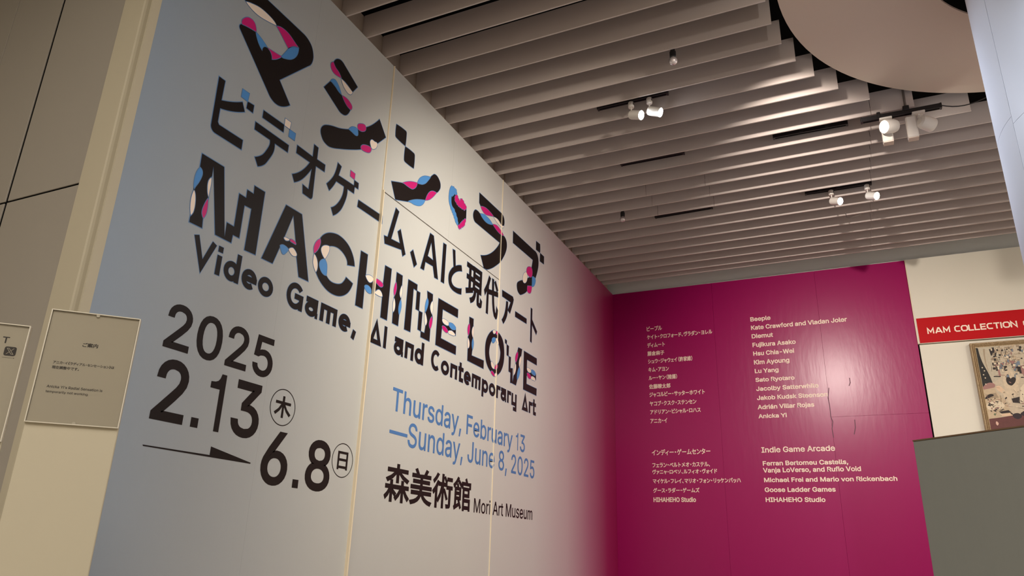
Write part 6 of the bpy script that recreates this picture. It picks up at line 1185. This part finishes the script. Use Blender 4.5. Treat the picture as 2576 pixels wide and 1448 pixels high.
for i in range(15):
    s = i / 14.0
    pts.append((3.306 + 0.50 * s, 5.165 + 0.10 * s, EYE + 2.995 - 0.045 * math.sin(math.pi * min(1, s * 1.3)) * (1 - s) + 0.13 * s ** 2))
tag(tube('cable', pts, 0.004, M['rail']), 'thin black cable sagging from the projector track to the column', 'cable')

def bulb(x, y, z, label, k=1.0):
    root = empty('bulb_fixture', (x, y, z), label, 'bulb', 'bare dark bulbs between the louvres')
    lathe('holder', [(0.016, -0.012), (0.020, -0.008), (0.020, 0.030), (0.015, 0.034), (0.015, 0.110)], M['rail'], root, 18)
    prof = [(0.014, -0.012)] + [(0.027 * math.sin(math.radians(a)), -0.036 + 0.027 * math.cos(math.radians(a))) for a in range(30, 175, 12)]
    lathe('glass_bulb', prof[::-1], M['bulb_glass'], root, 24)
    lathe('reflector_ring', [(0.0195, -0.030), (0.0205, -0.027), (0.018, -0.024)], M['lamp_grey'], root, 20)
bulb(1.735, 3.925, EYE + 2.985, 'bare clear bulb on a black holder, nearer the camera')
bulb(0.775, 6.060, EYE + 2.985, 'bare clear bulb on a black holder, farther away above the corner')
tag(tube('wire_hook', [(2.660, 6.80, EYE + 3.03), (2.668, 6.80, EYE + 2.975), (2.685, 6.82, EYE + 2.972), (2.79, 6.86, EYE + 3.008)], 0.0035, M['lamp_grey']),
    'bent grey wire hook hanging from the louvres beyond the last spotlights', 'wire')

# ---- grey partition at lower right
d = Vector((-0.757, 0.653)); d.normalize()
ly = 2.55
p0 = Vector((2.5 + 0.0620 * ly, ly)); top = EYE + 0.1398 * ly
ang = math.atan2(-d.y, -d.x)
pt = empty('partition', (p0.x, p0.y, 0), 'plain grey freestanding partition at the lower right, in front of the magenta wall', 'partition', rz=ang)
box('board', 0.0, 1.40, 0.0, 0.045, 0.015, top - 0.004, M['partition'], pt, 0.002)
box('top_edge', 0.0, 1.40, -0.0008, 0.0458, top - 0.004, top, M['partition_edge'], pt)
for x in (0.2, 1.2): box('foot', x - 0.04, x + 0.04, -0.15, 0.20, 0.0, 0.016, M['rail'], pt, 0.003)

# ---- framed picture on the white wall
PCOL = {'cream': lin(214, 196, 170), 'night': lin(38, 36, 34), 'curtain': lin(205, 192, 168), 'ink': lin(48, 38, 36), 'shade': lin(165, 145, 120),
        'pinkish': lin(165, 120, 112), 'blue': lin(120, 132, 145), 'sofa': lin(212, 188, 156), 'skin': lin(225, 192, 160), 'dress': lin(228, 206, 176),
        'cream2': lin(226, 208, 180), 'green': lin(110, 118, 88), 'floor': lin(112, 66, 62), 'boot': lin(52, 40, 44), 'shine': lin(220, 180, 160)}
keys = list(PCOL); PMATS = [mat('picture_' + k, PCOL[k], 0.55, 0.3, mottle=0.35 if k in ('cream', 'sofa', 'floor', 'dress', 'curtain') else 0.1, scale=45) for k in keys]
fx, fz = 3.634, 2.070 + EYE
pic = empty('framed_picture', (fx, BACK_Y - 0.006, fz - 1.15), 'crowded framed picture in an ornate gold frame on the white wall under the red banner', 'picture')
ox, oy, oz = pic.location
def local(u, v, l): return (u - ox, BACK_Y - 0.030 - l - oy, v + EYE - oz)
PW, PH = 1.55, 1.15
box('backing', 0.0, PW, -0.010, 0.016, 0.0, PH, M['frame_dark'], pic)
# mitred frame mouldings
def moulding(a, b, inward, name):
    a = Vector(a); b = Vector(b); w = Vector(inward); along = (b - a).normalized()
    prof = [(0.0, 0.0), (0.0, 0.022), (0.006, 0.034), (0.014, 0.030), (0.020, 0.036), (0.028, 0.028), (0.034, 0.031), (0.040, 0.020), (0.044, 0.018), (0.044, 0.0)]
    v = []
    for s, e in ((1, a), (-1, b)):
        for q, h in prof:
            p = e + w * q + along * (s * q); v.append((p.x, -0.010 - h, p.y))
    n = len(prof); f = [(i, (i + 1) % n, n + (i + 1) % n, n + i) for i in range(n)] + [tuple(range(n)), tuple(range(n, 2 * n))]
    fm = [1 if i in (3, 5) else 0 for i in range(n)] + [0, 0]
    o = obj(name, v, f, [M['frame_gold'], M['frame_dark']], pic, fmats=fm); fix_normals(o)
moulding((0, 0), (0, PH), (1, 0), 'frame_rail'); moulding((0, PH), (PW, PH), (0, -1), 'frame_rail')
moulding((PW, PH), (PW, 0), (-1, 0), 'frame_rail'); moulding((PW, 0), (0, 0), (0, 1), 'frame_rail')
pr = Print()
pr.fill([[(fx + 0.04, fz - EYE - PH + 0.04), (fx + PW - 0.04, fz - EYE - PH + 0.04), (fx + PW - 0.04, fz - EYE - 0.04), (fx + 0.04, fz - EYE - 0.04)]], 0.0, keys.index('cream'))
pr.fill([[(fx + 0.04, 0.96), (fx + PW - 0.04, 0.96), (fx + PW - 0.04, 1.35), (fx + 0.04, 1.33)]], 0.0002, keys.index('floor'))
lay = 0.0004
for ln in PICTURE_SHAPES.strip().split('\n'):
    c, rest = ln.split(' ', 1)
    if c == 'cream': continue
    pts = []
    for p in rest.split():
        k = p.endswith('!'); u, v = p.rstrip('!').split(','); pts.append((int(u) / 1000.0, int(v) / 1000.0, k))
    pr.fill([smooth_contour(pts)], lay, keys.index(c)); lay += 0.00003
rnd = random.Random(5)
for i in range(560):       # small pinned pictures and clutter behind the figures
    u = rnd.uniform(3.865, 5.10); v = rnd.uniform(1.70, 2.02) if u < 4.1 else rnd.uniform(1.40, 2.02)
    if rnd.random() < 0.25: u = rnd.uniform(3.80, 3.98); v = rnd.uniform(1.78, 2.0)
    w = rnd.uniform(0.003, 0.012); h = rnd.uniform(0.003, 0.016); a = rnd.uniform(-0.12, 0.12) - 0.02
    cs = [(u + x * w * math.cos(a) - y * h * math.sin(a), v + x * w * math.sin(a) + y * h * math.cos(a)) for x, y in ((-1, -1), (1, -1), (1, 1), (-1, 1))]
    pr.ribbon(cs, 0.0007, lay - 0.0000005, keys.index('ink'))
    pr.fill([cs], lay, keys.index(rnd.choice(['ink', 'cream2', 'shade', 'pinkish', 'cream2', 'ink', 'shade', 'dress', 'cream2', 'sofa', 'dress', 'blue']))); lay += 0.000001
for i in range(170):       # folds, patterned cloth and dots in the lower half
    u = rnd.uniform(3.70, 4.9); v = rnd.uniform(1.36, 1.72)
    if rnd.random() < 0.35: u = rnd.uniform(3.70, 3.81); v = rnd.uniform(1.40, 1.52)
    w = rnd.uniform(0.002, 0.013); h = rnd.uniform(0.002, 0.007); a = rnd.uniform(-0.9, 0.9)
    cs = [(u + w * math.cos(t) * math.cos(a) - h * math.sin(t) * math.sin(a), v + w * math.cos(t) * math.sin(a) + h * math.sin(t) * math.cos(a)) for t in [k * math.pi / 4 for k in range(8)]]
    pr.fill([cs], lay, keys.index(rnd.choice(['ink', 'cream2', 'shade', 'ink', 'pinkish']))); lay += 0.000001
for i in range(150):       # fine dark pen strokes over the cloth
    u = rnd.uniform(3.69, 4.9); v = rnd.uniform(1.38, 2.0); L_ = rnd.uniform(0.01, 0.045); a = rnd.uniform(0, 3.14)
    if u < 3.76 and v > 1.6: continue
    b = a + rnd.uniform(-0.8, 0.8)
    p1 = (u + L_ * math.cos(a), v + L_ * math.sin(a)); pr.ribbon([(u, v), p1, (p1[0] + L_ * math.cos(b), p1[1] + L_ * math.sin(b))], 0.0009, lay, keys.index(rnd.choice(['ink', 'shade', 'pinkish'])), False); lay += 0.000001
for x, y in ((3.703, 1.822), (3.703, 1.752), (3.712, 1.72), (3.706, 1.66), (3.716, 1.79)):
    pr.fill([[(x + 0.006 * math.cos(k * math.pi / 4), y + 0.006 * math.sin(k * math.pi / 4)) for k in range(8)]], lay + 0.0002, keys.index('cream2'))
pr.build('print', local, PMATS, pic)

# ---- two notice stands at the left, turned 45 degrees
UA = math.radians(45); ORG = Vector((0.95728, 1.54272, 0))   # origin of the stands' common front plane
def sign_stand(label, u0, u1, ztop, texts, extra=None, zbot=None):
    base = ORG + Vector((math.cos(UA), math.sin(UA), 0)) * u0
    root = empty('notice_stand', (base.x, base.y, 0), label, 'notice stand', rz=UA)
    W_ = u1 - u0; zt = EYE + ztop; zb = EYE + (zbot if zbot is not None else ztop - 0.300)
    # root's local -y faces the camera
    box('post_board', 0.0, W_, 0.004, 0.014, 0.0, zt, M['stand'], root, 0.002)
    box('base_foot', -0.012, W_ + 0.012, -0.10, 0.14, 0.0, 0.012, M['rail'], root, 0.002)
    box('paper', 0.004, W_ - 0.004, 0.0022, 0.0038, zb + 0.004, zt - 0.004, M['paper'], root)
    for a, b, c, e in ((0, 0.0028, zb, zt), (W_ - 0.0028, W_, zb, zt), (0.0028, W_ - 0.0028, zb, zb + 0.0028), (0.0028, W_ - 0.0028, zt - 0.0028, zt)):
        box('holder_rim', a, b, -0.0045, 0.004, c, e, M['acrylic_rim'], root, 0.0006)
    for z in (zb + 0.0045, zt - 0.0045):
        lathe('finger_notch', [(0.004, -0.004), (0.0045, -0.001), (0.0045, 0.002)], M['acrylic_rim'], root, 12,
              xf=Matrix.Translation(Vector((W_ * 0.515, -0.0012, z))) @ Matrix.Rotation(math.radians(90), 4, 'X'))
    box('acrylic_cover', 0.003, W_ - 0.003, -0.0035, -0.0015, zb + 0.003, zt - 0.003, M['acrylic'], root)
    def loc(u, v, l): return (u - u0, 0.0022 - l, v + EYE)
    for (s, font, w, cc, y0, y1, z0, z1) in texts:
        pr = Print(); text_print(pr, s, font, w, y0, y1, z0, z1, 0, 0.0005)
        pr.build('lettering', loc, M['black'], root)
    if extra:
        pr = Print(); extra(pr); pr.build('icon', loc, [M['black'], M['paper']], root)
    return root
sign_stand('taller notice stand showing a printed Japanese and English notice behind clear acrylic', -0.5099, -0.2946, 0.578, SIGNTEXT)
def icon(pr):
    x0, x1, z0, z1 = -0.5935, -0.5665, 0.4415, 0.4655; r = 0.005
    c = []
    for cx_, cz_, a in ((x1 - r, z1 - r, 0), (x0 + r, z1 - r, 90), (x0 + r, z0 + r, 180), (x1 - r, z0 + r, 270)):
        c += arc(cx_, cz_, r, r, a, a + 90, 4)
    pr.fill([c], 0.0004, 0)
    mx, mz = (x0 + x1) / 2, (z0 + z1) / 2
    pr.ribbon([(mx - 0.0080, mz + 0.0075), (mx - 0.0035, mz + 0.0075), (mx + 0.0080, mz - 0.0075), (mx + 0.0035, mz - 0.0075)], 0.0006, 0.0007, 1)
    pr.ribbon([(mx + 0.0075, mz + 0.0078), (mx + 0.0010, mz + 0.0008)], 0.0006, 0.0007, 1, False)
    pr.ribbon([(mx - 0.0012, mz - 0.0012), (mx - 0.0078, mz - 0.0078)], 0.0006, 0.0007, 1, False)
    pr.ribbon([(-0.594, 0.4365), (-0.570, 0.4365)], 0.0003, 0.0004, 0, False)
    pr.fill([arc(-0.5685, 0.4363, 0.0011, 0.0011, 0, 360, 8)[:-1]], 0.0004, 0)
sign_stand('shorter notice stand cut by the left edge of the photo, with a black square icon', -0.7600, -0.5470, 0.5245,
           [('T', 'L', .5, 'D', -0.6035, -0.5880, 0.4735, 0.4905)], icon)
